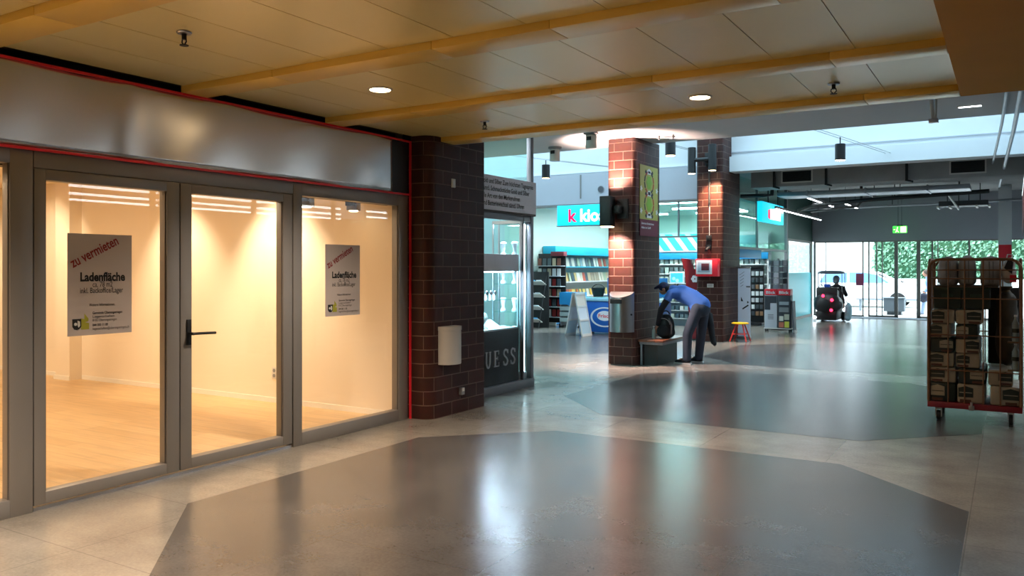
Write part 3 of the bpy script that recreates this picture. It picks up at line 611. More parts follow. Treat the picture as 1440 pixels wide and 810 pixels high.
# magazine wall ------------------------------------------------------
e = thing('magazine_wall_rack','tall blue-headed magazine wall rack along the kiosk wall','rack',(-11.05,22.3,0))
b = MB(); b.box(-11.29,-11.25,20.2,24.6,0,2.2); [b.box(-11.25,-10.85,y-.015,y+.015,0,2.0) for y in (20.2,24.6)]; b.build('back_panel', colmat('#b9c6c4'), e)
MB().box(-11.26,-10.86,20.18,24.62,1.98,2.22,.005).build('header', M['cyan'], e)
for z, d in ((.75,.42),(1.18,.38),(1.62,.36)): MB().box(-11.25,-11.25+d,20.21,24.59,z,z+.025).build('shelf_board', M['white'] if z<1.5 else M['cyan'], e)
MB().box(-11.25,-10.9,20.21,24.59,.02,.74).build('lower_cabinet', colmat('#2f7fb5'), e)
mc = ['#c9c4b4','#7d8f83','#d8d4c8','#5d6b70','#a5b39b','#e0dccf','#9b8f7c','#43525c','#b7a78b','#8fa3a8','#d0b27a','#b85c4a']
mags = {}
def magazine(nm, c, w, h):
    k = (c,w,h)
    if k not in mags:
        b = MB(); b.box(-.006,.006,-w/2,w/2,0,h); me = b.mesh('cover'); me.materials.append(colmat(c,.35)); mags[k] = me
    return mags[k]
for z, lab, n, pal in ((1.645,'top',22,mc),(1.205,'middle',22,mc),(.775,'lowest',18,['#e8b93c','#d97a2b','#e4d9c2','#c94f2e','#f0d070','#e9e2d0'])):
    for k in range(n):
        c = random.choice(pal); y = 20.4+k*(4.1/n); o = bpy.data.objects.new('magazine', magazine('m',c,.17,.27 if z>1 else .2)); COL.objects.link(o)
        o.location = (-11.08+.02*random.random(),y,z+.002); o.rotation_euler = (0,-.22,random.uniform(-.15,.15)); tag(o,f'magazine on the {lab} shelf of the blue-headed wall rack','magazine',f'magazines on the {lab} wall rack shelf')
# gondola with cards and books at the rack's end
e = thing('accessory_rack','black accessory rack with a red header between the jewellery corner and the magazine wall','rack',(-10.7,19.75,0))
MB().box(-11.25,-10.4,19.9,19.95,.1,2.0,.004).build('back_panel', M['black_paint'], e); MB().box(-10.75,-10.35,19.7,19.9,1.93,2.05,.004).build('header', colmat('#8a3540'), e)
for k in range(6): MB().box(-11.2,-10.4,19.62,19.9,.25+.28*k,.265+.28*k).build('shelf_board', M['white'], e)
for x in (-11.2,-10.45): MB().box(x,x+.05,19.62,19.95,0,.1).build('leg', M['black_paint'], e)
for r in range(6):
    for k in range(5):
        c = random.choice(['#d6d6d6','#9a2f2f','#b9a98c','#4f5a60','#e6e2d8','#7d4a3a']); o = bpy.data.objects.new('boxed_article', magazine('b',c,.11,.2)); COL.objects.link(o)
        o.location = (-11.12+.15*k,19.75,.267+.28*r); o.rotation_euler = (0,0,PI/2+random.uniform(-.1,.1)); tag(o,'small packet on the black accessory rack with the red header','packet','packets on the accessory rack')
e = thing('book_trolley','grey trolley of drawers with a blue top bin beside the A-frame newspaper stand','trolley',(-10.05,19.6,0))
MB().box(-10.35,-9.75,19.45,19.9,.62,.95,.006).build('top_bin', M['blue'], e)
for z in (.16,.31,.46): MB().box(-10.34,-9.76,19.45,19.9,z,z+.11,.004).build('drawer', colmat('#a9b3b1'), e)
for x in (-10.33,-9.79): MB().box(x,x+.03,19.46,19.89,.06,.62).build('side_frame', M['plinth'], e)
for x in (-10.3,-9.8):
    for y in (19.5,19.85): MB().cone((x-.015,y,.03),(x+.015,y,.03),.03,n=12).build('castor', M['rubber'], e)
# sloping floor display with books, nearest the jeweller corner
e = thing('stepped_display','black stepped book display on the floor beside the jewellery corner','rack',(-11.4+.55,18.9,0))
b = MB(); b.box(-11.25,-10.55,19.2,19.25,0,1.5); b.build('back_panel', M['black_paint'], e)
for k in range(4): MB().cbox((-10.9,19.05-.07*k,1.2-.33*k),(.62,.25,.02),rx=-.4).build('shelf_board', M['offwhite'], e)
for x in (-11.22,-10.6): MB().tube([(x,18.75,0),(x,19.2,1.4)],.015).build('side_frame', M['black_paint'], e)
for k in range(4):
    for j in range(3):
        c = ['#dfe6ea','#4aa3d6','#ffffff','#c8ced0'][(k+j)%4]; tag(MB().cbox((-11.08+.19*j,19.02-.07*k,1.235-.33*k),(.14,.19,.025),rx=-.4).build('book', colmat(c)), 'book lying on the black stepped display by the jewellery corner','book','books on the stepped display')
# ice cream freezer -------------------------------------------------
e = thing('ice_cream_freezer','blue ice cream chest freezer with a swirl and lettering in front of the magazine wall','freezer',(-7.9,18.2,0))
MB().box(-9.0,-6.9,17.95,18.65,.05,.80,.02).build('chest', colmat('#1f62b8',.35), e)
MB().box(-9.02,-6.88,17.93,18.67,.8,.88,.01).build('rim', colmat('#9fd4e6'), e)
MB().box(-8.95,-6.95,18.0,18.6,.88,.895,.004).build('glass_lid', M['glass_teal'], e)
for x in (-8.98,-6.98): MB().box(x,x+.06,17.97,18.63,0,.06).build('foot', M['black'], e)
fy = 17.949
b = MB(); N = 40
for k in range(N):
    a0, a1 = 2*PI*k/N*.86+.6, 2*PI*(k+1)/N*.86+.6; R = lambda a, r: (-8.32+r*1.25*math.cos(a), .42+r*.8*math.sin(a))
    b.prism([R(a0,.30),R(a1,.30),R(a1,.26),R(a0,.26)],fy-.004,fy,'Y')
b.build('swirl', M['white'], e)
b = MB(); b.prism([(-8.32+.2*math.cos(2*PI*k/24),.45+.12*math.sin(2*PI*k/24)) for k in range(24)],fy-.004,fy,'Y'); b.build('logo_plate', M['white'], e)
text('Frisco','lettering',(-8.49,fy-.004,.41),(1,0,0),(0,0,1),.12,M['red'],e,width=.34,bold=.02)
b = MB(); b.prism([(-7.95,.1),(-7.75,.42),(-7.6,.36),(-7.55,.1)],fy-.004,fy,'Y'); b.prism([(-7.95,.75),(-7.7,.55),(-7.6,.75)],fy-.004,fy,'Y'); b.build('ice_cream_picture', colmat('#e8d9c5'), e)
b = MB(); b.prism([(-7.85,.1),(-7.72,.25),(-7.6,.1)],fy-.006,fy-.001,'Y'); b.prism([(-8.9,.08),(-8.85,.32),(-8.72,.26),(-8.7,.08)],fy-.006,fy-.001,'Y'); b.build('berry_picture', colmat('#9c3a2c'), e)
e = thing('freezer_topper','blue display board standing on the ice cream freezer','display',(-7.7,18.5,.9))
MB().box(-8.5,-6.95,18.5,18.54,.9,1.36,.004).build('board', colmat('#2b86cc'), e)
b = MB(); [b.prism([(x+.09*math.cos(2*PI*k/12),1.2+dz+.06*math.sin(2*PI*k/12)) for k in range(12)],18.495,18.5,'Y') for x,dz in ((-8.1,0),(-7.9,.05),(-7.6,-.03),(-7.3,.04))]; b.build('product_picture', colmat('#d8e6ec'), e)
e = thing('black_round_basket','black round basket standing on the ice cream freezer','basket',(-8.65,18.3,.9)); MB().lathe([(.12,.0),(.17,.2),(.18,.22),(.16,.2),(.115,.02)],(-8.65,18.3,.9)).build('bowl', M['black'], e); MB().tube([(-8.65+.16*math.cos(t),18.3,1.1+.1*math.sin(t)) for t in [PI*k/10 for k in range(11)]],.01).build('handle', M['black'], e)
# A-frame newspaper stand -------------------------------------------
e = thing('a_frame_stand','white A-frame newspaper board standing on the floor before the freezer','newspaper stand',(-8.72,17.35,0),rz=0)
for s, dx in ((1,.0),(-1,.0)):
    b = MB()
    def pt(u, v): return (s*(.24-.2*v)+0, -.24+.48*u, .0+1.02*v)
    for (u0,u1,v0,v1) in ((0,.07,0,1),(.93,1,0,1),(0,1,0,.06),(0,1,.95,1),(0,1,.35,.39),(0,1,.66,.7)):
        q = [pt(u0,v0),pt(u1,v0),pt(u1,v1),pt(u0,v1)]; q2 = [(x-s*.025,y,z) for x,y,z in q]
        V = [b.bm.verts.new(p) for p in q+q2]; b._fin([b.bm.faces.new([V[i] for i in f]) for f in ((0,1,2,3),(7,6,5,4),(0,4,5,1),(1,5,6,2),(2,6,7,3),(3,7,4,0))])
    b.build('folding_frame', M['offwhite'], e, local=True)
    for (v0,v1,c) in ((.06,.35,'#b9cdd6'),(.39,.66,'#dfe3e8'),(.70,.95,'#ead9c8')):
        b = MB(); q = [pt(.07,v0),pt(.93,v0),pt(.93,v1),pt(.07,v1)]; q = [(x-s*.012,y,z) for x,y,z in q]; q2 = [(x-s*.008,y,z) for x,y,z in q]
        V = [b.bm.verts.new(p) for p in q+q2]; b._fin([b.bm.faces.new([V[i] for i in f]) for f in ((0,1,2,3),(7,6,5,4),(0,4,5,1),(1,5,6,2),(2,6,7,3),(3,7,4,0))]); b.build('poster_sheet', colmat(c), e, local=True)
e.rotation_euler = (0,0,-.05)
# counter zone seen between the pillars ------------------------------
e = thing('kiosk_counter','kiosk sales counter with shelves behind the bending man','counter',(-7.8,22.3,0))
MB().box(-9.3,-6.9,21.9,22.6,0,.98,.006).build('counter_body', colmat('#8da2a8'), e); MB().box(-9.35,-6.85,21.85,22.65,.98,1.02,.004).build('counter_top', M['white'], e)
for z in (.2,.42,.64,.84): MB().box(-9.2,-6.95,21.72,21.9,z,z+.015).build('front_shelf', colmat('#d5dcdd'), e)
for r in range(3):
    for k in range(16):
        c = random.choice(['#d8d8d2','#3f5660','#8fb0b8','#b8c4b4','#586a70']); tag(MB().box(-9.15+.135*k,-9.15+.135*k+.1,21.75,21.86,.216+.22*r,.33+.22*r,.003).build('sweet_packet', colmat(c)),'small packet on the front shelves of the kiosk counter','packet','packets on the kiosk counter front')
e = thing('rear_shelf_unit','tall shelf unit with a blue header behind the kiosk counter','shelf',(-8,25.1,0))
b = MB(); b.box(-9.9,-6.2,25.34,25.39,0,2.7); [b.box(x,x+.03,25.0,25.34,0,2.0) for x in (-9.9,-8.1,-6.23)]; b.build('carcass', M['white'], e)
MB().box(-9.9,-6.2,24.95,25.02,1.88,2.08,.004).build('header', M['blue'], e)
for z in (.4,.8,1.1,1.4,1.7): MB().box(-9.87,-6.23,25.0,25.34,z,z+.025).build('shelf_board', colmat('#dfe5e4'), e)
MB().box(-9.9,-6.2,25.0,25.03,2.12,2.72).build('picture_panel', M['white'], e)
b = MB(); [b.prism([(-9.5+.42*k,2.15),(-9.25+.42*k,2.15),(-9.65+.42*k,2.68),(-9.9+.42*k,2.68)],24.994,25.0,'Y') for k in range(5)]; b.build('stripe_pattern', colmat('#35c8cc'), e)
for r in range(4):
    for k in range(22):
        c = random.choice(['#e3e3dc','#a8bdb4','#6a7f80','#d2cfc0','#4b5a5c']); tag(MB().box(-9.8+.16*k,-9.8+.16*k+.11,25.05,25.2,.827+.3*r,1.02+.3*r,.003).build('cigarette_carton', colmat(c)),'small carton on the shelves behind the kiosk counter','carton','cartons behind the kiosk counter')
e = thing('till_screen','lit till screen in a pale housing on the kiosk counter','screen',(-8.0,22.2,1.02))
MB().box(-8.25,-7.82,22.15,22.2,1.16,1.5,.008).build('housing', colmat('#c8d0d2'), e); MB().box(-8.21,-7.86,22.143,22.15,1.2,1.46).build('display', mat('screen_blue','#2f7fe0',.3,emit='#2f8ff0',es=1.1), e)
b = MB(); b.cone((-8.03,22.2,1.03),(-8.03,22.2,1.18),.025); b.cone((-8.03,22.2,1.021),(-8.03,22.2,1.035),.1); b.build('stand', M['black'], e)
b = MB(); [b.prism([(x+.05*math.cos(2*PI*k/10),1.3+dz+.05*math.sin(2*PI*k/10)) for k in range(10)],22.139,22.143,'Y') for x,dz in ((-8.12,0),(-8.02,-.05))]; b.build('screen_picture', colmat('#9fe0f5'), e)
e = thing('leaflet_holder','pale leaflet holder beside the till on the kiosk counter','holder',(-7.55,22.2,1.02)); MB().box(-7.7,-7.4,22.1,22.3,1.021,1.06,.004).build('base', M['black'], e); MB().cbox((-7.55,22.2,1.25),(.28,.02,.36),rx=-.15).build('back_plate', colmat('#e3efe9'), e)
# red kiosk totem ----------------------------------------------------
e = thing('red_totem','leaning red totem with a white blossom and vertical letters beside the second pillar','sign',(-6.02,17.7,0))
MB().prism([(-6.22,1.58),(-5.885,1.58),(-5.885,.02),(-6.06,.02)],17.64,17.78,'Y').build('body', M['red_dark'], e)
MB().prism([(-6.3,1.82),(-6.1,1.80),(-6.03,1.58),(-6.24,1.58)],17.66,17.76,'Y').build('top_wing', M['red_dark'], e)
MB().box(-6.1,-5.9,17.62,17.8,0,.03).build('foot_plate', M['black'], e)
b = MB()
for k in range(6): a = PI/3*k; b.prism([(-5.98+.05*math.cos(a)+.035*math.cos(2*PI*j/10),1.36+.05*math.sin(a)+.035*math.sin(2*PI*j/10)) for j in range(10)],17.632-.0005*k,17.64,'Y')
b.build('blossom_emblem', M['white'], e)
for k, ch in enumerate('kiosk'): text(ch,'lettering',(-5.935,17.64,.62+.105*k),(0,0,1),(-1,0,0),.14,M['white'],e,bold=.03)
# red defibrillator cabinet -----------------------------------------
e = thing('red_wall_cabinet','red wall cabinet with a white framed window on the second brick pillar','cabinet',(-5.57,17.3,1.42))
MB().box(-5.82,-5.33,17.2,17.398,1.42,1.80,.012).build('cabinet_body', M['red'], e)
b = MB(); b.box(-5.80,-5.45,17.185,17.2,1.47,1.77,.006); b.build('door_frame', M['white'], e)
MB().box(-5.76,-5.49,17.18,17.186,1.51,1.73,.002).build('window_panel', colmat('#a9b4c0'), e); MB().box(-5.68,-5.51,17.176,17.181,1.55,1.70,.002).build('device', colmat('#5a1f2c'), e)
e = thing('wall_notice','small white notice plate under the red wall cabinet','sign',(-5.55,17.39,1.2)); MB().box(-5.62,-5.48,17.388,17.398,1.18,1.26,.002).build('plate', M['offwhite'], e); b = MB(); [b.box(-5.605,-5.5,17.386,17.388,1.195+.02*k,1.202+.02*k) for k in range(3)]; b.build('lines_of_text', M['ink_grey'], e)
# children's stool ---------------------------------------------------
e = thing('child_stool','yellow seated stool with red legs in front of the second pillar','stool',(-5.0,17.75,0))
MB().lathe([(.0,.385),(.165,.385),(.185,.395),(.185,.41),(.15,.42),(0,.42)],(-5.0,17.75,0),24).build('seat', M['yellow'], e)
for k in range(4):
    a = PI/4+PI/2*k; MB().tube([(-5.0+.1*math.cos(a),17.75+.1*math.sin(a),.385),(-5.0+.25*math.cos(a),17.75+.25*math.sin(a),.012)],.015).build('leg', colmat('#d0362f'), e)
MB().tube([(-5.0+.187*math.cos(PI/4+PI/2*k),17.75+.187*math.sin(PI/4+PI/2*k),.17) for k in range(4)],.008,closed=True).build('stretcher', colmat('#d0362f'), e)
# roll-up banner ------------------------------------------------------
e = thing('roll_up_banner','tall white roll-up banner with black marks behind the yellow stool','banner',(-5.1,18.5,0))
MB().box(-5.27,-5.0,18.74-.22,18.78-.2,.06,1.6).build('banner_sheet', colmat('#d4d8e6'), e); MB().box(-5.28,-4.99,18.47,18.62,0,.06,.01).build('cassette', M['steel'], e); MB().box(-5.275,-4.995,18.51,18.59,1.6,1.63,.004).build('top_rail', M['steel'], e)
b = MB()
for k in range(5): b.cbox((-5.18,18.518,1.48-.07*k),(.14-.015*k,.002,.006),ry=-.6)
b.cbox((-5.1,18.518,.72),(.16,.002,.03),ry=-.6); b.prism([(-5.2,.95),(-5.15,.85),(-5.2,.85)],18.516,18.52,'Y'); b.prism([(-5.06,.86),(-5.02,.83),(-5.06,.8)],18.516,18.52,'Y'); [b.cbox((-5.07+.03*k,18.518,1.18),(.02,.002,.04),ry=-.5) for k in range(3)]
b.build('printed_mark', M['ink'], e)
# goods rack behind the stands ----------------------------------------
e = thing('gadget_rack','tall black rack hung with small packets behind the newspaper stand','rack',(-6.05,23,0))
MB().box(-6.45,-5.82,23.0,23.05,.08,1.68,.004).build('back_panel', M['black_paint'], e); MB().box(-6.46,-5.81,22.7,23.06,.02,.1,.006).build('base', M['black'], e); MB().box(-6.45,-5.82,22.96,23.0,1.58,1.68,.003).build('header', M['black'], e)
for r in range(7):
    for k in range(5):
        c = random.choice(['#c9ccd0','#5b5f66','#e4e6e8','#8d6a4c','#3e444a']); x = -6.38+.115*k; z = .28+.185*r
        o = thing('hanging_packet','small packet on a hook of the tall black gadget rack','packet',(x,22.95,z),group='packets on the gadget rack'); MB().box(x,x+.085,22.94,22.96,z,z+.12,.002).build('card', colmat(c), o); MB().cone((x+.04,22.9,z+.11),(x+.04,23.0,z+.11),.004,n=6).build('hook', M['chrome'], o)
# postcard spinner ----------------------------------------------------
e = thing('postcard_spinner','grey wire postcard spinner behind the twin newspaper stand','rack',(-5.15,21.8,0))
MB().cone((-5.15,21.8,.04),(-5.15,21.8,1.85),.02).build('pole', M['steel'], e); MB().lathe([(.25,0),(.25,.03),(.04,.06),(.02,.06)],(-5.15,21.8,0)).build('base', M['black'], e)
for k in range(6):
    a = PI/3*k; b = MB(); M2 = Matrix.Translation((-5.15,21.8,0)) @ Matrix.Rotation(a,4,'Z')
    for r in range(6): b.box(-.085,.085,-.23,-.215,.88+.155*r,.89+.155*r,0,M2); b.box(-.085,.085,-.215,-.212,.88+.155*r,1.02+.155*r,0,M2)
    b.box(-.09,-.082,-.222,-.212,.86,1.82,0,M2); b.box(.082,.09,-.222,-.212,.86,1.82,0,M2); b.build('wire_panel', M['galv'], e)
for k in range(6):
    for r in range(6):
        a = PI/3*k; c = random.choice(['#c3cad0','#5d666e','#e2e6ea','#8894a0','#2e343a']); b = MB(); b.box(-.06,.06,-.228,-.224,0,.125); o = b.build('postcard', colmat(c), local=True)
        o.location = (-5.15,21.8,.892+.155*r); o.rotation_euler = (0,0,a); tag(o,'greeting card in the grey wire spinner','card','cards in the wire spinner')
# newspaper stand ------------------------------------------------------
e = thing('newspaper_stand','white twin newspaper stand with red headers by the kiosk side','newspaper stand',(-4.97,21,0))
for k, x in enumerate((-5.29,-4.965)):
    MB().box(x,x+.305,20.96,21.22,.1,.92,.004).build('housing', colmat('#c9ccd4') if k==0 else colmat('#3a3f46'), e)
    MB().box(x,x+.305,20.95,21.22,.92,1.07,.004).build('header', M['red'], e); text('Blick','lettering',(x+.03,20.95,.955),(1,0,0),(0,0,1),.1,M['white'],e,width=.24,bold=.03)
    if k==0:
        b = MB(); b.box(x+.0,x+.3,20.952,20.96,.72,.9); b.box(x,x+.14,20.952,20.96,.55,.72); b.build('display_window', colmat('#3a4048'), e); b = MB(); [b.box(x+.08,x+.22,20.956,20.96,.32+.035*q,.33+.035*q) for q in range(4)]; b.build('price_notice', M['ink_grey'], e)
    else:
        for (u0,u1,z0,z1,c) in ((.03,.15,.12,.25,'#b86a52'),(.17,.28,.12,.27,'#c9c94a'),(.04,.14,.28,.4,'#d8d4c4'),(.16,.28,.31,.45,'#b7b7a2'),(.04,.27,.5,.62,'#7a7f80'),(.04,.27,.68,.76,'#9aa3aa')):
            tag(MB().cbox((x+(u0+u1)/2,20.945,(z0+z1)/2),(u1-u0,.012,z1-z0),rx=-.08).build('newspaper', colmat(c)),'folded newspaper in the dark half of the twin stand with red headers','newspaper','newspapers in the twin stand')
MB().box(-5.31,-4.65,20.96,21.24,.07,.1,.003).build('bottom_shelf', M['offwhite'], e)
for x in (-5.27,-4.69):
    for y in (21.0,21.2): MB().cone((x-.015,y,.035),(x+.015,y,.035),.034,n=14).build('castor', M['rubber'], e)
e = thing('leaning_board','dark thin board leaning on the side of the twin newspaper stand','board',(-4.6,21.1,0)); MB().cbox((-4.6,21.1,.39),(.02,.3,.77),ry=-.04).build('panel', colmat('#3c4254'), e); MB().cbox((-4.58,21.1,.03),(.05,.31,.05)).build('foot_rail', M['steel'], e)
# hanging blade sign ---------------------------------------------------
e = thing('kiosk_blade_sign','cyan hanging sign with a white square on rods beside the kiosk window','sign',(-5.1,20.6,2.7))
MB().box(-5.16,-5.04,19.75,21.9,2.72,3.2,.006).build('light_box', bpy.data.materials['sign_cyan'], e); 
b = MB(); b.box(-5.038,-5.03,20.5,21.55,2.8,3.06,.003); b.build('white_emblem', bpy.data.materials['sign_white'], e); b = MB(); b.prism([(20.3,2.83),(20.48,2.8),(20.48,3.05),(20.3,3.02)],-5.038,-5.032,'X'); b.build('red_emblem', bpy.data.materials['sign_red'], e)
for y in (20.55,21.55): MB().cone((-5.1,y,3.2),(-5.1,y,3.95),.015).build('rod', M['black_paint'], e)
# emergency and price boards in the kiosk side window
e = thing('window_exit_sign','green and white exit sign hanging inside the kiosk window','sign',(-6.3,21.2,2.6)); MB().box(-6.5,-6.1,21.18,21.22,2.55,2.75,.004).build('panel', mat('exit_pale','#7fe0a8',.4,emit='#6fe8b0',es=.9), e); MB().box(-6.4,-6.3,21.17,21.18,2.6,2.7).build('arrow', M['white'], e); b = MB(); [b.cone((x,21.2,2.75),(x,21.2,3.3),.006,n=6) for x in (-6.4,-6.2)]; b.build('hanging_rod', M['steel'], e)
e = thing('hanging_price_board','pale cyan board hanging inside the kiosk side window','board',(-6.2,22.4,2.1)); MB().box(-6.8,-5.85,22.39,22.42,2.12,2.5,.004).build('panel', colmat('#9fdfe8'), e); b = MB(); [b.cone((x,22.4,2.5),(x,22.4,3.3),.005,n=6) for x in (-6.7,-5.95)]; b.build('hanging_rod', M['steel'], e)
struct(MB().box(-5.8,-5.74,18.76,22.4,1.86,2.08,.004).build('trim_9', M['blue']))
# ------------------------------------------------------------------ entrance hall
HX0, HX1 = -5.77, .4
struct(MB().box(HX0,HX1,29.0,29.15,2.49,3.95).build('wall_entrance', M['grey_wall']))
struct(MB().box(HX1,HX1+.2,18.3,29.2,0,3.95).build('wall_hall_right', M['grey_wall']))
b = MB(); b.box(-5.78,-5.72,25.42,29,2.5,3.95); struct(b.build('wall_green_panel', M['green_dark']))
w = sempty('window_10',(-5.75,27.2,0)); MB().box(-5.76,-5.75,25.5,28.9,1.45,2.44).build('pane', M['glass'], w); MB().box(-5.77,-5.74,25.5,28.9,.06,1.45).build('lower_panel', M['teal'], w)
b = MB(); b.box(-5.79,-5.72,25.42,25.52,0,2.5); b.box(-5.79,-5.72,28.85,29.02,0,2.5); b.box(-5.79,-5.72,25.5,28.9,2.43,2.5); b.box(-5.79,-5.72,25.5,28.9,0,.06); b.build('sash', M['frame'], w)
w = sempty('window_11',(-4.9,29,0)); MB().box(-5.62,-4.12,29.02,29.03,.05,2.45).build('pane', M['glass'], w)
b = MB()
for x0,x1 in ((-5.68,-5.62),(-5.31,-5.285),(-4.15,-4.11)): b.box(x0,x1,29,29.06,0,2.49)
b.box(-5.68,.35,29,29.06,2.45,2.49); b.box(-5.68,-4.1,29,29.06,0,.05); b.build('sash', M['frame'], w)
def slide(name, x0, x1, stiles):
    e = sempty(name,((x0+x1)/2,29,0)); MB().box(x0,x1,29.025,29.032,.04,2.45).build('pane', M['glass'], e); b = MB()
    for s0,s1 in stiles: b.box(s0,s1,29.0,29.05,0,2.45)
    b.box(x0,x1,29.0,29.05,0,.06); b.build('sash', M['frame'], e)
slide('door_3',-3.97,-3.08,((-3.97,-3.93),(-3.73,-3.695),(-3.56,-3.53),(-3.19,-3.08)))
slide('door_4',-2.54,.35,((-2.54,-2.43),(-2.12,-2.07),(-1.95,-1.92),(-1.1,-1.05)))
tag(MB().box(-4.34,-4.1,28.985,28.995,1.03,1.42,.002).build('hanging_notice', colmat('#b9527a')),'small pink notice stuck on the entrance glazing beside the sliding doors','notice')
tag(MB().box(-4.6,-2.0,27.9,28.9,.001,.012).build('door_mat', colmat('#5d6a72',.9)),'flat grey door mat on the floor inside the entrance doors','mat')
# exit sign
e = thing('exit_sign','lit green and yellow exit sign hanging above the entrance doors','sign',(-2.92,28,2.68))
MB().box(-3.12,-2.72,27.97,28.03,2.69,2.91,.006).build('sign_body', mat('exit_green','#39c24a',.4,emit='#43d84a',es=1.2), e); ew = mat('exit_white','#f4ffe0',.4,emit='#eaffb0',es=1.5)
MB().box(-2.9,-2.74,27.962,27.972,2.71,2.89).build('door_symbol', ew, e); b = MB(); b.cbox((-3.0,27.965,2.79),(.03,.006,.09),ry=.3); b.cone((-2.985,27.962,2.865),(-2.985,27.97,2.865),.018,n=10); b.cbox((-3.02,27.965,2.74),(.02,.006,.07),ry=.7); b.cbox((-2.97,27.965,2.74),(.02,.006,.07),ry=-.6); b.cbox((-3.07,27.965,2.8),(.05,.006,.02)); b.build('running_figure', ew, e)
MB().box(-3.0,-2.84,27.95,28.05,2.91,2.94,.004).build('hanger', M['black'], e); b = MB(); [b.cone((x,28,2.94),(x,28,3.95),.005,n=6) for x in (-2.97,-2.87)]; b.build('hanging_wire', M['black'], e)
# services under the raw slab
e = thing('ventilation_duct','wide grey ventilation duct with two dark grilles under the bulkhead','duct',(-2.4,19.9,3.47))
MB().box(-5.25,.38,19.55,20.4,3.5,3.949,.004).build('duct_body', M['conc'], e)
for x0, x1 in ((-4.52,-3.88),(-1.06,-.44)):
    b = MB(); b.box(x0-.03,x1+.03,19.53,19.55,3.57,3.6); b.box(x0-.03,x1+.03,19.53,19.55,3.84,3.87); b.box(x0-.03,x0,19.53,19.55,3.6,3.84); b.box(x1,x1+.03,19.53,19.55,3.6,3.84); b.build('grille_frame', M['offwhite'], e)
    b = MB(); b.box(x0,x1,19.545,19.55,3.6,3.84); [b.box(x0,x1,19.535,19.548,3.61+.025*k,3.618+.025*k) for k in range(9)]; b.build('grille', M['black'], e)
e = thing('ceiling_sheet_duct','shiny flat sheet metal duct running across the hall ceiling','duct',(-2.4,20.8,3.36)); MB().box(-4.9,-.75,20.6,21.5,3.36,3.46,.01).build('duct_body', M['galv'], e); b = MB(); [b.box(x,x+.03,20.58,21.52,3.34,3.48) for x in (-4.2,-2.9,-1.6)]; b.build('flange', M['galv'], e)
for x in (-4.7,-3.55,-1.9): 
    e = thing('duct_hanger','black angled hanger bracket in front of the grey duct','bracket',(x,19.45,3.5),group='black duct hangers'); MB().box(x-.025,x+.025,19.47,19.53,3.5,3.949).build('upright', M['black_paint'], e); MB().cbox((x+.05,19.5,3.48),(.16,.05,.04),ry=.3).build('hook', M['black_paint'], e)
def pipe(label, pts, r, m, nm='ceiling_pipe', drops=(), cat='pipe'):
    e = thing(nm, label, cat, pts[0]); MB().tube(pts, r, 10).build('pipe_run', m, e)
    for x,y,z in drops: MB().cone((x,y,z),(x,y,3.949),.012,n=6).build('drop_rod', M['black_paint'], e)
pipe('thick black insulated pipe crossing below the shiny duct',[(-5.0,23.5,3.2),(-4.4,22.6,3.26),(-3.0,22.0,3.3),(-.4,21.6,3.36)],.05,M['black_paint'],drops=((-4.0,22.43,3.3),(-2.4,21.9,3.34),(-1.0,21.7,3.38)))
pipe('short black pipe with a bend under the thicker black pipe',[(-4.82,24.3,3.2),(-3.9,23.2,3.2),(-3.4,23.0,3.22),(-3.3,22.9,3.32),(-3.3,22.9,3.94)],.035,M['black_paint'])
pipe('thin grey pipe running along the rear of the hall ceiling',[(-5.6,27,3.45),(.3,26.6,3.5)],.035,M['galv'],drops=((-3,26.8,3.5),(-1,26.7,3.5)))
pipe('slanting white pipe under the hall ceiling near the trolley side',[(-1.35,22.5,3.5),(-1.15,24.5,3.15)],.025,M['offwhite'],drops=((-1.15,24.5,3.15),))
pipe('dark pipe bending down beside the cyan hanging sign',[(-5.6,19.9,3.35),(-5.1,20.0,3.35),(-4.95,20.3,3.38),(-4.92,20.35,3.94)],.045,M['black_paint'])
def linear(label, p0, p1):
    e = thing('ceiling_linear_lamp', label, 'ceiling light', (p0[0],p0[1],p0[2]-.03)); b = MB(); b.cbox(((p0[0]+p1[0])/2,(p0[1]+p1[1])/2,p0[2]+.02),(.06,p1[1]-p0[1],.06)); b.build('housing', M['black_paint'], e)
    b = MB(); b.cbox(((p0[0]+p1[0])/2,(p0[1]+p1[1])/2,p0[2]-.015),(.045,p1[1]-p0[1]-.05,.012)); b.build('diffuser', mat('linear_glow','#ffffff',.5,emit='#f2fbff',es=14), e)
    b = MB(); [b.cone((p0[0],y,p0[2]+.05),(p0[0],y,3.949),.006,n=6) for y in (p0[1]+.4,p1[1]-.4)]; b.build('suspension_wire', M['black_paint'], e)
linear('long slim lamp hanging from the hall ceiling past the cyan hanging sign',(-5.0,20.9,3.1),(-5.0,26.6,3.1))
linear('slim lamp high under the hall ceiling close to the shiny duct',(-4.45,22.0,3.42),(-4.45,25.5,3.42))
linear('short slim lamp in the middle of the hall ceiling',(-3.9,23.8,3.4),(-3.9,26.3,3.4))
for x, l in ((-3.2,'small grey spotlight under the middle of the hall ceiling'),(-2.55,'small grey spotlight on the hall ceiling near the exit sign')):
    e = thing('track_spotlight', l, 'spotlight', (x,24.5,3.5)); MB().cone((x,24.5,3.6),(x,24.5,3.949),.012,n=6).build('mounting_stem', M['black_paint'], e); MB().cone((x-.03,24.45,3.62),(x+.08,24.3,3.48),.05,.06,14).build('lamp_housing', M['grey'], e)
e = thing('fan_coil_unit','dark box unit with pale brackets under the hall ceiling near the right wall','air unit',(-1.0,26,3.3)); MB().box(-1.7,-.5,25.7,26.4,3.32,3.46,.01).build('unit_body', colmat('#3c3e42'), e)
for x in (-1.75,-1.45,-.8,-.5): MB().box(x,x+.05,25.66,26.44,3.28,3.33).build('bracket', M['offwhite'], e)
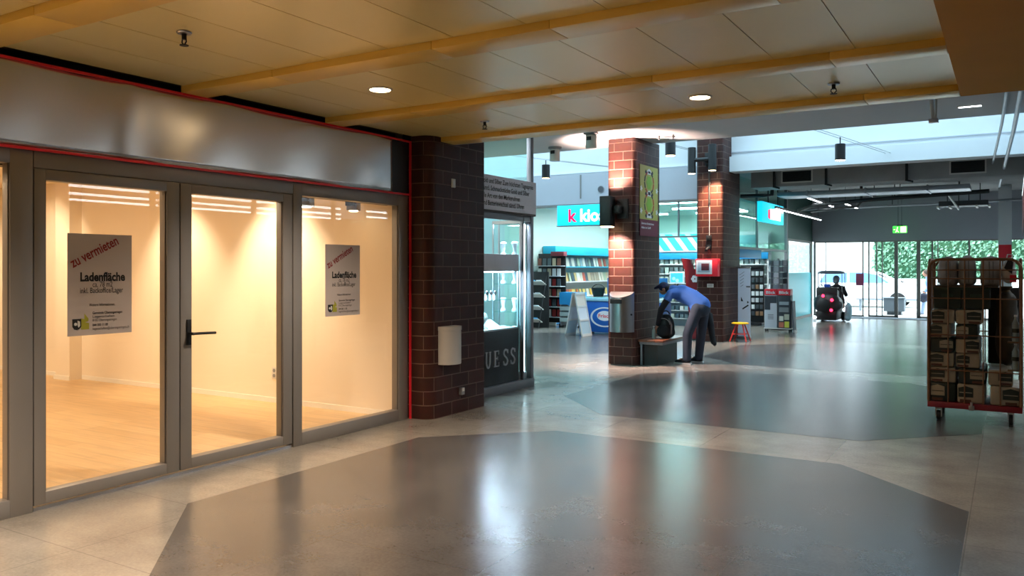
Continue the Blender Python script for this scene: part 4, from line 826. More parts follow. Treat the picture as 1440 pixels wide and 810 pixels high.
b = MB(); [b.cone((x,26,3.46),(x,26,3.949),.012,n=6) for x in (-1.5,-.7)]; b.build('drop_rod', M['black_paint'], e)
# right end pier with red panel, banner
struct(MB().box(-.28,.05,27,27.35,0,3.94).build('wall_hall_pier', M['white']))
tag(MB().box(-.27,.04,26.98,26.998,1.82,2.26,.003).build('wall_notice_board', M['red']),'bright red board on the pale pier behind the trolley','board')
e = thing('red_banner','dark red scalloped banner hanging high at the right edge behind the trolley','banner',(.2,16.5,2.2))
b = MB(); b.prism([(14.5,3.1),(18,2.95),(18,2.2)]+[(18-.35*k-.17*(j==1), 2.2+.06*k+(.06 if j else 0)) for k in range(1,10) for j in (0,1)]+[(14.5,2.75)],.2,.206,'X'); b.build('cloth', M['red_dark'], e); MB().tube([(.203,14.4,3.12),(.203,18.1,2.97)],.012).build('pole', M['chrome'], e)
b = MB(); [b.cone((.203,y,3.1),(.203,y,3.75),.004,n=6) for y in (14.6,)]; b.build('hanging_wire', M['chrome'], e)
struct(MB().box(.42,.46,7.4,18.3,3.0,3.75).build('trim_10', M['fascia_grey']))
rw = sempty('window_12',(.4,5,0)); MB().box(.395,.405,-8.1,18.2,.1,2.94).build('pane', M['glass'], rw); b = MB()
for y in (-6,-4,-2,0,2,4,6,8,10,12,14,16,18): b.box(.36,.44,y-.03,y+.03,0,2.95)
b.box(.36,.44,-8.1,18.2,0,.1); b.box(.36,.44,7.4,18.2,2.94,3.02); b.build('sash', M['frame'], rw)
struct(MB().box(.41,5.2,18.3,18.5,0,3.95).build('wall_opposite_shop', M['dark']))
struct(MB().box(.46,5.2,-8.2,18.3,.001,.012).build('floor_opposite_shop', M['dark']))
struct(MB().box(5.1,5.19,-8.2,18.3,0,3.0).build('wall_opposite_rear', M['dark']))
for xx, lab in ((2.0,'front'),(3.4,'middle'),(4.7,'rear')):
    s_ = xx/2
    for y0, y1 in ((7.6,9.6),(9.9,12.4),(12.6,13.9),(14.8,15.6)):
        f = (11+xx)/13; a0, a1 = y0*f, min(y1*f,18.1)
        if a0 > 17.5: continue
        z = 2.96 if a0 > 7.34 else 2.93
        e = thing('ceiling_strip_light', f'white strip light mirrored in the shop glass, {lab} row across the corridor','ceiling light',(xx,(a0+a1)/2,z-.03),group=f'{lab} row strip lights across the corridor')
        MB().box(xx-.03,xx+.03,a0,a1,z+.01,3.032).build('housing', M['white'], e); MB().box(xx-.028,xx+.028,a0+.01,a1-.01,z-.03,z+.01).build('diffuser', M['lamp_white'], e)
# pipes by the right edge of the atrium
pipe('bright metal pipe running away along the right side of the atrium',[(.16,8.5,3.6),(.05,14,3.62),(-.22,24,3.66)],.03,M['galv'])
pipe('second bright metal pipe beside the first at the right side of the atrium',[(.05,8.5,3.7),(-.1,14,3.72),(-.3,19.4,3.74)],.022,M['galv'])
e = thing('hanging_rod','short white twin rod hanging from the bright ceiling near its edge','rod',(-.85,11.6,3.4)); b = MB(); b.cone((-.85,11.6,3.749),(-.82,11.5,3.46),.022); b.cone((-.79,11.6,3.749),(-.79,11.5,3.46),.012); b.build('rod_pair', M['offwhite'], e); MB().box(-.87,-.76,11.46,11.54,3.42,3.47,.004).build('clamp', M['steel'], e)
# atrium cables, hanging spots, detectors
cyl_spot('hanging_spotlight',(-2.5,15,3.6),.085,.28,'black hanging spotlight on cables in front of the right part of the bright wall', mount=lambda b: b.cone((-2.5,15,3.74),(-2.5,15,3.86),.01,n=8))
cyl_spot('hanging_spotlight',(-8.3,15,3.62),.085,.28,'black hanging spotlight beyond the glass corner post of the jewellery shop', mount=lambda b: b.cone((-8.3,15,3.76),(-8.3,15,3.86),.01,n=8))
cyl_spot('hanging_spotlight',(-5.68,15.3,3.93),.1,.26,'black hanging spotlight between the two brick pillars', mount=lambda b: b.cone((-5.68,15.3,4.06),(-5.68,15.3,4.2),.01,n=8))
for x0, x1, zz, lab in ((-2.9,-2.1,3.88,'right-hand spotlight'),(-8.9,-7.5,3.88,'spotlight beyond the jewellery shop'),(-6.6,-6.1,4.22,'spotlight between the brick pillars')):
    lab = lab.replace('right-hand spotlight','spotlight before the bright bulkhead')
    for d in (0,.09):
        e = thing('tension_cable', f'thin steel cable stretched over the atrium above the {lab}','cable',(x0,13.4,zz),group=f'cable pair above the {lab}')
        MB().tube([(x0+d,13.36,zz),(x1+d,18.0,zz+.02)],.006,6).build('cable', M['steel'], e); MB().cone((x1+d,17.9,zz+.02),(x1+d,18.05 if zz<4.05 else 18.05,zz+.02),.015,n=8).build('tensioner', M['steel'], e)
for (x,y), l in (((-6.9,12.8),'white cylinder camera under the bright ceiling beyond the glass corner post'),((-5.68,11.75),'white cylinder camera under the bright ceiling in front of the near pillar')):
    e = thing('ceiling_camera', l, 'camera', (x,y,3.5)); MB().lathe([(.12,0),(.12,-.03),(.04,-.04)],(x,y,3.75)).build('mount', M['grey'], e); MB().lathe([(.085,-.25),(.09,-.24),(.09,-.05),(.07,-.04)],(x,y,3.75)).build('housing', M['offwhite'], e); MB().box(x-.04,x+.04,y-.095,y-.08,3.62,3.68,.003).build('lens_window', M['black'], e)
e = thing('ceiling_sprinkler','sprinkler pair under the edge of the bright ceiling beside the near pillar','sprinkler',(-4.75,12.6,3.68)); b = MB(); [b.cone((-4.75+d,12.6,3.749),(-4.75+d,12.6,3.69),.015) or b.cone((-4.75+d,12.6,3.69),(-4.75+d,12.6,3.684),.035) for d in (-.12,.12)]; b.cone((-4.9,12.6,3.72),(-4.6,12.6,3.72),.012); b.build('pipe_heads', M['grey'], e)
e = thing('slot_light','small lit slot light in the bright ceiling near the atrium edge','ceiling light',(-.45,12.4,3.73)); MB().box(-.6,-.3,12.36,12.44,3.738,3.749,.002).build('bezel', M['offwhite'], e); MB().box(-.58,-.32,12.37,12.43,3.734,3.739).build('lens', M['lamp_white'], e)

# ------------------------------------------------------------------ outside
struct(MB().box(-40,20,29.15,70,-.25,-.02).build('ground_pavement', colmat('#c9c9c4',.9)))
e = thing('outside_building','pale building seen overexposed through the entrance glazing','building',(-14,44,0)); MB().box(-30,-5.6,43,50,-.02,9).build('wall', colmat('#e9ece9',.8), e)
for x in (-25,-20,-15,-10): b = MB(); b.box(x,x+2,42.96,43.0,1.2,2.8); b.build('window', colmat('#a9bfca',.2), e)
e = thing('low_wall','pale low wall outside under the leafy hedge','wall',(0,41.3,-.02)); MB().box(-5.5,9,40.85,41.1,-.02,1.12,.02).build('wall_body', colmat('#dfe2dc',.85), e)
hg = thing('hedge','tall leafy green hedge outside behind the white car','hedge',(-1,42,0))
b = MB(); b.box(-5.4,9,41.6,43.4,-.02,4.6); b.build('inner_growth', colmat('#2e5a3c',.9), hg)
b = MB(); rnd = random.Random(3)
for k in range(9000):
    x = rnd.uniform(-5.5,6); z = rnd.uniform(.1,4.7); y = 41.6-rnd.uniform(0,.18); s = rnd.uniform(.05,.11)
    d = Vector((rnd.gauss(0,1),rnd.gauss(-1,.8),rnd.gauss(0,1))).normalized(); a = d.orthogonal().normalized()*s; c = d.cross(a)*.6; p = Vector((x,y,z)); b.m = rnd.randrange(3)
    b.quad([p-a,p-c,p+a,p+c])
lv = b.build('leaf_cover', [colmat('#6f9a7c',.7),colmat('#4f8067',.7),colmat('#8ab596',.7)], hg); lv['kind'] = 'stuff'
car = thing('parked_car','white car outside in front of the green hedge','car',(-5.2,37,-.02))
prof = [(-7.4,.3),(-7.45,.8),(-7.2,1.0),(-6.9,1.35),(-6.4,1.5),(-5.2,1.52),(-4.6,1.4),(-3.95,1.02),(-3.3,.9),(-3.05,.7),(-3.02,.35),(-3.2,.25),(-7.2,.25)]
b = MB(); b.prism(prof,36.1,37.8,'Y'); es = [x for x in b.bm.edges]; r = bmesh.ops.bevel(b.bm,geom=es,offset=.06,segments=2,affect='EDGES'); b.build('body', colmat('#eceff2',.25), car)
b = MB(); b.prism([(-6.85,1.0),(-6.6,1.36),(-5.75,1.42),(-5.75,1.0)],36.08,36.1,'Y'); b.prism([(-5.65,1.0),(-5.65,1.42),(-5.1,1.42),(-4.6,1.32),(-4.15,1.0)],36.08,36.1,'Y'); b.build('side_window', colmat('#6f97c4',.15), car)
for x in (-6.6,-3.85):
    for y in (36.05,37.65): w_ = MB().lathe([(.2,0),(.31,.01),(.32,.1),(.31,.2),(.2,.2)],(x,y,.3),22,'Y').build('wheel', M['rubber'], car)
MB().cbox((-4.35,36.0,.98),(.1,.14,.12),.02).build('mirror', colmat('#dfe4ea'), car); MB().box(-3.12,-3.02,36.3,37.6,.62,.72,.01).build('headlight', colmat('#cfe0ea',.1), car)
e = thing('outside_bench','slim bench outside the entrance doors behind the grey box','bench',(-3.4,33.6,-.02)); MB().box(-5.0,-2.2,33.4,33.8,.4,.45,.004).build('seat', colmat('#7d8790'), e)
for x in (-4.9,-3.6,-2.35): MB().box(x,x+.06,33.45,33.75,-.02,.4).build('leg', colmat('#7d8790'), e)
e = thing('grey_planter_box','square grey box standing outside on a foot between the sliding doors','planter',(-3.4,31.2,-.02)); MB().box(-3.75,-3.1,31.0,31.5,.1,.55,.01).build('box_body', colmat('#5d6870'), e); MB().box(-3.65,-3.2,31.05,31.45,-.02,.1).build('foot', colmat('#3d464d'), e); MB().box(-3.77,-3.08,30.98,31.52,.55,.58,.004).build('rim', colmat('#717c85'), e)

# ------------------------------------------------------------------ bodies
def blob(name, parts, voxel, m, parent, smooth=4, local=False):
    """one continuous surface from tapering limbs and ellipsoids"""
    b = MB()
    for p in parts:
        if p[0] == 'e': b.ell(p[1],p[2],18,12,p[3] if len(p)>3 else None)
        else:
            p0,p1,r0,r1 = p; b.cone(p0,p1,r0,r1,16); b.ell(p0,(r0,)*3,14,10); b.ell(p1,(r1,)*3,14,10)
    me = b.mesh(name); o = bpy.data.objects.new('tmp', me); COL.objects.link(o)
    rm = o.modifiers.new('r','REMESH'); rm.mode = 'VOXEL'; rm.voxel_size = voxel; rm.use_smooth_shade = True
    sm = o.modifiers.new('s','SMOOTH'); sm.factor = .5; sm.iterations = smooth
    m2 = bpy.data.meshes.new_from_object(o.evaluated_get(bpy.context.evaluated_depsgraph_get())); COL.objects.unlink(o); bpy.data.objects.remove(o); m2.name = name
    for f in m2.polygons: f.use_smooth = True
    return place(name, m2, m, parent, local)
RY = lambda a: Matrix.Rotation(a,3,'Y')
skin = mat('skin','#c98f73',.55); denim = mat('jeans','#2d3849',.85,var=.25,vs=9); shirt_m = mat('blue_shirt','#3f6fc4',.8,var=.12,vs=7); jacket_m = mat('black_cloth','#1a1b22',.85,var=.2,vs=12)
# bending man, facing -x
man = thing('person','person in blue shirt, cap and jeans bending over the bench beside the brick pillar','person',(-4.66,13.26,0))
hipL, hipR = Vector((-4.42,13.18,.93)), Vector((-4.38,13.37,.93)); chest = Vector((-4.72,13.26,1.17)); neck = Vector((-4.90,13.24,1.23)); head = Vector((-5.0,13.22,1.255))
kneeL, kneeR = Vector((-4.58,13.14,.5)), Vector((-4.44,13.42,.5)); ankL, ankR = Vector((-4.60,13.14,.09)), Vector((-4.50,13.45,.09))
shL, shR = Vector((-4.84,13.05,1.17)), Vector((-4.80,13.45,1.19)); elL, haL = Vector((-4.98,12.97,.90)), Vector((-5.06,13.02,.62)); elR, haR = Vector((-4.53,13.55,1.13)), Vector((-4.36,13.5,.92))
pel = Vector((-4.42,13.275,.98)); mid = Vector((-4.55,13.27,1.10))
def hand(c, d, n, s=1.0):
    """palm and five curled fingers; d = finger direction, n = palm normal"""
    d, n = Vector(d).normalized(), Vector(n).normalized(); t = d.cross(n); L = [(c, c+d*.07*s, .028*s, .034*s), (c+t*.02, c+d*.075*s+t*.02, .02*s,.02*s), (c-t*.02, c+d*.075*s-t*.02, .02*s,.02*s)]
    for k, ln in zip((-1.5,-.5,.5,1.5),(.036,.044,.041,.032)):
        a = c+d*.08*s+t*k*.021*s; b_ = a+(d+n*.35).normalized()*ln*s; e_ = b_+(d*.5+n).normalized()*ln*.8*s
        L += [(a,b_,.0098*s,.009*s),(b_,e_,.009*s,.0078*s)]
    a = c+d*.03*s-t*.032*s; b_ = a+(d*.6-t*.8+n*.3).normalized()*.04*s; L += [(a,b_,.012*s,.0105*s),(b_,b_+(d+n*.6).normalized()*.03*s,.0105*s,.009*s)]
    return L
hd = RY(-1.15)
body = [('e',tuple(head),(.078,.075,.105),hd),('e',tuple(head+Vector((-.045,0,-.055))),(.05,.052,.06),hd),('e',tuple(head+Vector((-.085,0,-.035))),(.016,.013,.02),hd),
 ('e',tuple(head+Vector((.0,-.076,-.015))),(.02,.012,.03),hd),('e',tuple(head+Vector((.0,.076,-.015))),(.02,.012,.03),hd),
 (neck+Vector((.05,0,-.01)),head,.058,.055),(chest,neck,.1,.07),(pel,mid,.125,.12),(mid,chest,.12,.125),(chest,shL,.09,.055),(chest,shR,.09,.055),
 (shL,elL,.05,.04),(elL,haL,.038,.027),(shR,elR,.05,.04),(elR,haR,.038,.027),(pel,hipL,.1,.085),(pel,hipR,.1,.085),(hipL,kneeL,.08,.055),(hipR,kneeR,.08,.055),(kneeL,ankL,.052,.036),(kneeR,ankR,.052,.036),
 (ankL,ankL+Vector((-.14,0,-.045)),.036,.03),(ankR,ankR+Vector((-.14,0,-.045)),.036,.03)]
body += hand(haL,(-.15,0,-1),(-.9,.3,.1))+hand(haR,(.3,-.2,-1),(-1,0,0))
blob('body', body, .008, skin, man, 3)
blob('shirt', [(pel+Vector((.03,0,.0)),mid,.155,.15),(mid,chest,.15,.15),(chest,neck+Vector((.03,0,0)),.13,.085),(chest,shL,.115,.075),(chest,shR,.115,.075),('e',(-4.45,13.27,.93),(.13,.17,.11)),
  (shL,shL+(elL-shL)*.35,.072,.062),(shR,shR+(elR-shR)*.72,.072,.056)], .014, shirt_m, man, 3)
blob('sleeve', [(shL+(elL-shL)*.3,elL,.058,.052),(elL,haL+(elL-haL)*.12,.05,.038)], .01, jacket_m, man, 3)
blob('trousers', [(pel+Vector((.02,0,-.08)),hipL,.12,.105),(pel+Vector((.02,0,-.08)),hipR,.12,.105),(hipL,kneeL,.105,.082),(hipR,kneeR,.105,.082),(kneeL,ankL+Vector((.01,0,.0)),.08,.07),(kneeR,ankR+Vector((.01,0,.0)),.08,.07),('e',(-4.36,13.275,.93),(.12,.17,.14))], .014, denim, man, 3)
for a in (ankL, ankR):
    blob('shoe', [(a+Vector((.03,0,-.03)),a+Vector((-.05,0,-.03)),.05,.05),(a+Vector((-.05,0,-.04)),a+Vector((-.17,0,-.055)),.047,.033)], .009, jacket_m, man, 3)
    b = MB(); b.prism([(a.x+.085,a.y-.04),(a.x-.1,a.y-.05),(a.x-.2,a.y-.035),(a.x-.215,a.y),(a.x-.2,a.y+.035),(a.x-.1,a.y+.05),(a.x+.085,a.y+.04)],.001,.026); b.build('shoe_sole', colmat('#c9c9cc'), man)
blob('cap', [('e',tuple(head+Vector((-.02,0,.022))),(.088,.084,.098),hd),(head+Vector((-.09,-.03,.04)),head+Vector((-.17,-.03,.0)),.03,.022),(head+Vector((-.09,.03,.04)),head+Vector((-.17,.03,.0)),.03,.022)], .011, mat('navy_cap','#232a4d',.8), man, 2)
blob('hair', [('e',tuple(head+Vector((.035,0,-.005))),(.06,.08,.07))], .012, jacket_m, man, 2)
jk = thing('jacket','dark jacket hanging from the hand of the bending person','jacket',(-4.33,13.5,.3))
blob('cloth', [(Vector((-4.36,13.5,.9)),Vector((-4.30,13.5,.62)),.045,.06),(Vector((-4.31,13.5,.65)),Vector((-4.25,13.48,.36)),.058,.045),(Vector((-4.33,13.55,.8)),Vector((-4.30,13.56,.5)),.05,.055)], .012, jacket_m, jk, 3)
blob('sleeve', [(Vector((-4.32,13.52,.75)),Vector((-4.24,13.52,.32)),.04,.035)], .012, jacket_m, jk, 3)
bp = thing('backpack','black backpack standing on the bench under the bending person','backpack',(-4.95,13.12,.42))
blob('bag_body', [('e',(-4.95,13.12,.62),(.15,.13,.21)),('e',(-4.95,13.12,.52),(.16,.14,.11))], .012, mat('bag_black','#0d0d10',.6), bp, 2)
blob('front_pocket', [('e',(-4.95,12.98,.55),(.11,.04,.1))], .01, jacket_m, bp, 2)
MB().tube([(-4.95+.06*math.cos(t),13.12,.82+.06*math.sin(t)) for t in [PI*k/10 for k in range(11)]],.01).build('carry_loop', M['black'], bp)
MB().tube([(-4.86,13.02,.76),(-4.80,12.98,.66),(-4.80,12.99,.5)],.016).build('shoulder_strap', colmat('#3a3b40'), bp)
b = MB(); b.tube([(-4.95+.115*math.cos(t),12.975+.02*abs(math.cos(t)),.66+.1*math.sin(t)) for t in [PI*k/12 for k in range(13)]],.006); b.build('zip_piping', colmat('#6a6b70'), bp)
e = thing('water_bottle','small clear bottle standing on the bench beside the backpack','bottle',(-5.1,12.95,.42)); MB().lathe([(.028,0),(.03,.02),(.03,.13),(.012,.17),(.012,.19)],(-5.1,12.95,.42)).build('bottle_body', colmat('#aab4b2',.15), e); MB().cone((-5.1,12.95,.61),(-5.1,12.95,.63),.014).build('screw_cap', M['white'], e)

# ride-on scrubber with driver -----------------------------------------
sc = thing('ride_on_scrubber','dark ride-on floor scrubber with a round canopy and red tail lamps near the entrance','floor scrubber',(-4.65,25.9,0))
blob('machine_body', [('e',(-4.66,25.95,.52),(.42,.5,.32)),('e',(-4.66,26.3,.45),(.36,.5,.3)),('e',(-4.66,25.85,.66),(.36,.32,.2))], .025, colmat('#2b2c31',.35), sc, 4)
MB().box(-4.96,-4.36,25.6,26.7,.05,.32,.04).build('chassis', M['black'], sc)
MB().box(-4.97,-4.37,25.75,26.1,.72,1.02,.03).build('rear_tank', colmat('#1c1d20',.45), sc)
MB().lathe([(.16,-.02),(.2,0),(.2,.05),(.1,.06)],(-4.7,25.42,.5),22,'Y').build('filter_cover', M['black'], sc)
for x,z in ((-4.72,.78),(-4.47,.66),(-4.49,.36)): MB().lathe([(.03,-.02),(.045,0),(.04,.02)],(x,25.42+.14*abs(z-.55),z),16,'Y').build('tail_lamp', mat('tail_glow','#ff2030',.4,emit='#ff2848',es=5), sc)
MB().lathe([(.03,-.02),(.045,0),(.04,.02)],(-4.98,25.58,.13),16,'Y').build('work_lamp', M['lamp_white'], sc)
MB().lathe([(.0,1.53),(.26,1.52),(.37,1.49),(.39,1.46),(.37,1.43),(0,1.42)],(-4.64,26.3,0),30).build('canopy', colmat('#4a5664'), sc)
for x,y in ((-4.98,26.1),(-4.3,26.1),(-4.98,26.6),(-4.3,26.6)): MB().tube([(x,y,.7),(x,y,1.46)],.012,8).build('canopy_post', M['grey'], sc)
MB().box(-4.77,-4.6,25.85,26.0,1.02,1.12,.02).build('battery_display', colmat('#2458c8',.3), sc)
MB().tube([(-4.92,25.9,1.02),(-4.9,25.9,1.1),(-4.83,25.9,1.1),(-4.8,25.9,1.02)],.012).build('grab_handle', M['black'], sc)
for x in (-4.98,-4.38): MB().lathe([(.05,0),(.13,.01),(.14,.06),(.13,.1),(.05,.1)],(x,26.5,.14),18,'X').build('wheel', M['rubber'], sc)
MB().tube([(-4.36,25.75,1.0),(-4.24,25.8,.85),(-4.2,25.85,.55)],.03).build('suction_hose', M['black'], sc)
e = thing('white_cleaning_sack','pale blue and white cleaning sack hanging beside the floor scrubber','sack',(-4.2,26,.02)); blob('sack_body', [('e',(-4.10,26,.32),(.1,.16,.26)),('e',(-4.12,26,.12),(.09,.14,.1))], .02, mat('sack_cloth','#a9d3e2',.8,var=.2,vs=9), e, 3); MB().tube([(-4.12,26,.55),(-4.17,26,.62)],.012).build('tie', M['offwhite'], e)
dv = thing('person','person with grey hair sitting on the floor scrubber under its canopy','person',(-4.5,26.35,.45))
P_ = [('e',(-4.5,26.35,1.24),(.085,.1,.12)),('e',(-4.5,26.27,1.22),(.015,.02,.02)),((-4.5,26.37,1.0),(-4.5,26.36,1.18),.06,.055),((-4.5,26.4,.62),(-4.5,26.38,.95),.15,.15),((-4.66,26.4,.98),(-4.34,26.4,.98),.07,.07),
 ((-4.68,26.42,.97),(-4.74,26.6,.78),.05,.04),((-4.74,26.6,.78),(-4.66,26.85,.8),.038,.03),((-4.32,26.42,.97),(-4.26,26.6,.78),.05,.04),((-4.26,26.6,.78),(-4.36,26.85,.8),.038,.03),((-4.57,26.45,.6),(-4.6,26.85,.62),.09,.065),((-4.43,26.45,.6),(-4.4,26.85,.62),.09,.065),((-4.6,26.85,.62),(-4.6,26.9,.4),.06,.045),((-4.4,26.85,.62),(-4.4,26.9,.4),.06,.045)]
P_ = [(Vector(p[0]),Vector(p[1]),p[2],p[3]) if p[0]!='e' else p for p in P_]; P_ += hand(Vector((-4.66,26.85,.8)),(0.1,1,0),(0,0,-1),.9)+hand(Vector((-4.36,26.85,.8)),(-.1,1,0),(0,0,-1),.9)
blob('body', P_, .011, skin, dv, 3)
blob('hair', [('e',(-4.5,26.33,1.27),(.1,.108,.11)),('e',(-4.5,26.3,1.2),(.09,.07,.08))], .015, mat('grey_hair','#8c8f98',.9,var=.3,vs=40), dv, 2)
blob('dark_top', [(Vector((-4.5,26.4,.62)),Vector((-4.5,26.38,.95)),.175,.17),(Vector((-4.67,26.4,.98)),Vector((-4.33,26.4,.98)),.085,.085),(Vector((-4.68,26.42,.97)),Vector((-4.74,26.6,.78)),.065,.055),(Vector((-4.32,26.42,.97)),Vector((-4.26,26.6,.78)),.065,.055)], .018, jacket_m, dv, 3)
# pedestrian outside ----------------------------------------------------
wk = thing('person','person in pale blue clothes walking outside past the sliding doors','person',(-2.3,31.6,-.02))
f_ = -1; cx, cy = -2.28, 31.6
V3 = Vector
J = dict(h=V3((cx-.22,cy,1.42)),n=V3((cx-.14,cy,1.27)),c=V3((cx-.08,cy,1.1)),p=V3((cx+.02,cy,.82)),k1=V3((cx-.24,cy-.09,.47)),a1=V3((cx-.3,cy-.09,.07)),k2=V3((cx+.12,cy+.09,.45)),a2=V3((cx+.38,cy+.09,.14)),s1=V3((cx-.1,cy-.18,1.2)),e1=V3((cx+.0,cy-.22,.96)),h1=V3((cx-.2,cy-.2,.8)),s2=V3((cx-.1,cy+.18,1.2)),e2=V3((cx-.02,cy+.22,.95)),h2=V3((cx-.22,cy+.2,.85)))
bd = [('e',tuple(J['h']),(.085,.075,.11)),('e',tuple(J['h']+V3((-.085,0,-.01))),(.02,.012,.02)),(J['n'],J['h'],.052,.05),(J['c'],J['n'],.1,.06),(J['p'],J['c'],.125,.12),(J['c'],J['s1'],.08,.05),(J['c'],J['s2'],.08,.05),(J['s1'],J['e1'],.046,.038),(J['e1'],J['h1'],.036,.026),(J['s2'],J['e2'],.046,.038),(J['e2'],J['h2'],.036,.026)]
for s in '12': bd += [(J['p']+V3((0,-.08 if s=='1' else .08,-.02)),J['k'+s],.09,.06),(J['k'+s],J['a'+s],.056,.04),(J['a'+s],J['a'+s]+V3((-.15,0,-.04)),.038,.03)]
bd += hand(J['h1'],(-.5,0,-1),(0,1,0))+hand(J['h2'],(-.5,0,-1),(0,-1,0)); blob('body', bd, .011, skin, wk, 3)
pale = mat('pale_blue_cloth','#7fa6dd',.8,var=.15,vs=6)
blob('jacket', [(J['p'],J['c'],.16,.155),(J['c'],J['n'],.13,.075),(J['c'],J['s1'],.1,.07),(J['c'],J['s2'],.1,.07),(J['s1'],J['e1'],.065,.056),(J['e1'],J['h1'],.054,.042),(J['s2'],J['e2'],.065,.056),(J['e2'],J['h2'],.054,.042)], .018, pale, wk, 3)
blob('trousers', [q for s in '12' for q in ((J['p']+V3((0,-.08 if s=='1' else .08,-.02)),J['k'+s],.115,.085),(J['k'+s],J['a'+s],.08,.06))], .018, mat('pale_trousers','#9fb4d8',.8), wk, 3)
blob('hair', [('e',tuple(J['h']+V3((.02,0,.03))),(.09,.085,.1))], .015, mat('brown_hair','#5d5148',.9), wk, 2)
for s in '12': blob('shoe', [(J['a'+s]+V3((.02,0,-.03)),J['a'+s]+V3((-.16,0,-.05)),.05,.04)], .015, colmat('#8d99a8'), wk, 2)
hb = thing('handbag','dark bag carried by the person walking outside','bag',(cx-.28,cy-.2,.42)); blob('bag_body', [('e',(cx-.26,cy-.22,.58),(.15,.07,.17))], .015, colmat('#20273a'), hb, 2); MB().tube([(cx-.26+.09*math.cos(t),cy-.22,.7+.1*math.sin(t)) for t in [PI*k/10 for k in range(11)]],.01).build('handle', M['black'], hb)
# ------------------------------------------------------------------ roll cage trolley with packs
rust = mat('brown_tube','#82593a',.5,.4,var=.25,vs=20)
TX0, TX1, TY0, TY1 = -.73,.10,9.62,10.38
t = thing('roll_cage_trolley','brown wire roll cage trolley on a dark red base, full of packs','trolley',(-.315,10,0))
MB().box(TX0-.01,TX1+.01,TY0-.01,TY1+.01,.145,.205,.006).build('base_tray', M['red_dark'], t)
def gate(name, A, B, verts, hz, both=False):
    A, B = Vector(A), Vector(B); d = (B-A); L = d.length; d.normalize(); r = .11; b = MB(); z0, z1 = .205, 1.69
    P = [A+Vector((0,0,z0))]+[A+d*(r-r*math.cos(a))+Vector((0,0,z1-r+r*math.sin(a))) for a in [PI/2*k/6 for k in range(7)]]+[B-d*(r-r*math.cos(a))+Vector((0,0,z1-r+r*math.sin(a))) for a in [PI/2*(6-k)/6 for k in range(7)]]+[B+Vector((0,0,z0))]
    b.tube(P,.0145,10); fr = b.build(name, rust, t)
    b = MB()
    for v in verts: b.cone(A+d*L*v+Vector((0,0,z0)),A+d*L*v+Vector((0,0,z1)),.0065,n=8)
    for z in hz: b.cone(A+Vector((0,0,z)),B+Vector((0,0,z)),.0065,n=8)
    b.build('wire_grid', rust, fr)
hz = (.54,.906,1.286,1.49,1.58)
gate('front_gate',(TX0,TY0,0),(TX1,TY0,0),(.22,.4,.60,.78),hz)
gate('rear_gate',(TX0,TY1,0),(TX1,TY1,0),(.2,.4,.6,.8),hz)
gate('side_gate',(TX0+.005,TY0+.03,0),(TX0+.005,TY1-.03,0),(.33,.66),hz); gate('side_gate',(TX1-.005,TY0+.03,0),(TX1-.005,TY1-.03,0),(.33,.66),hz)
for x in (TX0+.09,TX1-.09):
    for y in (TY0+.09,TY1-.09):
        c = MB().cone((x-.018,y,.052),(x+.018,y,.052),.051,n=20).build('castor', M['rubber'], t); b = MB(); b.box(x-.03,x-.02,y-.03,y+.03,.04,.145); b.box(x+.02,x+.03,y-.03,y+.03,.04,.145); b.box(x-.03,x+.03,y-.04,y+.04,.12,.145); b.build('fork', M['steel'], c)
b = MB(); b.box(-.36,-.31,TY0-.03,TY0-.008,.14,.19,.004); b.cone((-.335,TY0-.02,.19),(-.335,TY0-.02,.225),.012); b.build('latch', M['steel'], t)
cream_ = mat('pack_film','#aa9d86',.35,var=.08,vs=10); dkg_ = dkg = colmat('#1f2a24',.4); lab_ = colmat('#a9a08e',.4); brown = colmat('#5a3526',.6)
def pack(c, d, label, flip=False, dark=False, grp=None):
    cream, dkg, lab_w = (dkg_, cream_, dkg_) if dark else (cream_, dkg_, lab_)
    x, y, z = c; w, l, h = d
    e = thing('wrapped_pack', label, 'pack', (x,y,z), group=grp)
    MB().box(x-w/2,x+w/2,y-l/2,y+l/2,z,z+h,min(.02,h*.15)).build('wrap', cream, e)
    b = MB(); s = -1 if flip else 1; x0, x1 = sorted((x-s*w*.46, x+s*w*.08)); b.prism([(x0,z+h*.32),(x1,z+h*.32),(x1,z+h*.8),((x0+x1)/2,z+h*.9),(x0,z+h*.8)],y-l/2-.003,y-l/2+.001,'Y'); b.build('dark_print', dkg, e)
    b = MB(); b.box(x0+.01,x1-.01,y-l/2-.005,y-l/2-.002,z+h*.54,z+h*.58); b.cone((x+s*w*.3,y-l/2-.002,z+h*.72),(x+s*w*.3,y-l/2-.004,z+h*.72),.012,n=12); b.build('print_line', lab_w, e)
    b = MB(); b.box(x-s*w*.2-.05,x-s*w*.2+.05,y-l/2-.004,y-l/2-.001,z+h*.06,z+h*.2); b.build('brown_band', brown, e)
yc = 9.81
Lb = ('bottom layer','second layer','third layer','fourth layer','fifth layer','sixth layer')
z = .206
rows = [[(-.6,.24,.2,0),(-.34,.25,.2,0),(-.04,.26,.2,1)],[(-.6,.25,.165,0),(-.33,.25,.165,1),(-.08,.22,.165,1)],[(-.61,.23,.15,0),(-.37,.22,.15,0)],[(-.61,.23,.15,1),(-.37,.22,.15,1)],[(-.62,.2,.15,0),(-.38,.2,.15,0)],[(-.6,.22,.15,0),(-.36,.24,.15,1)]]
side = {3:('against the kiosk-facing side','in the middle','against the far side'),2:('against the kiosk-facing side','in the middle'),1:('alone on top',)}
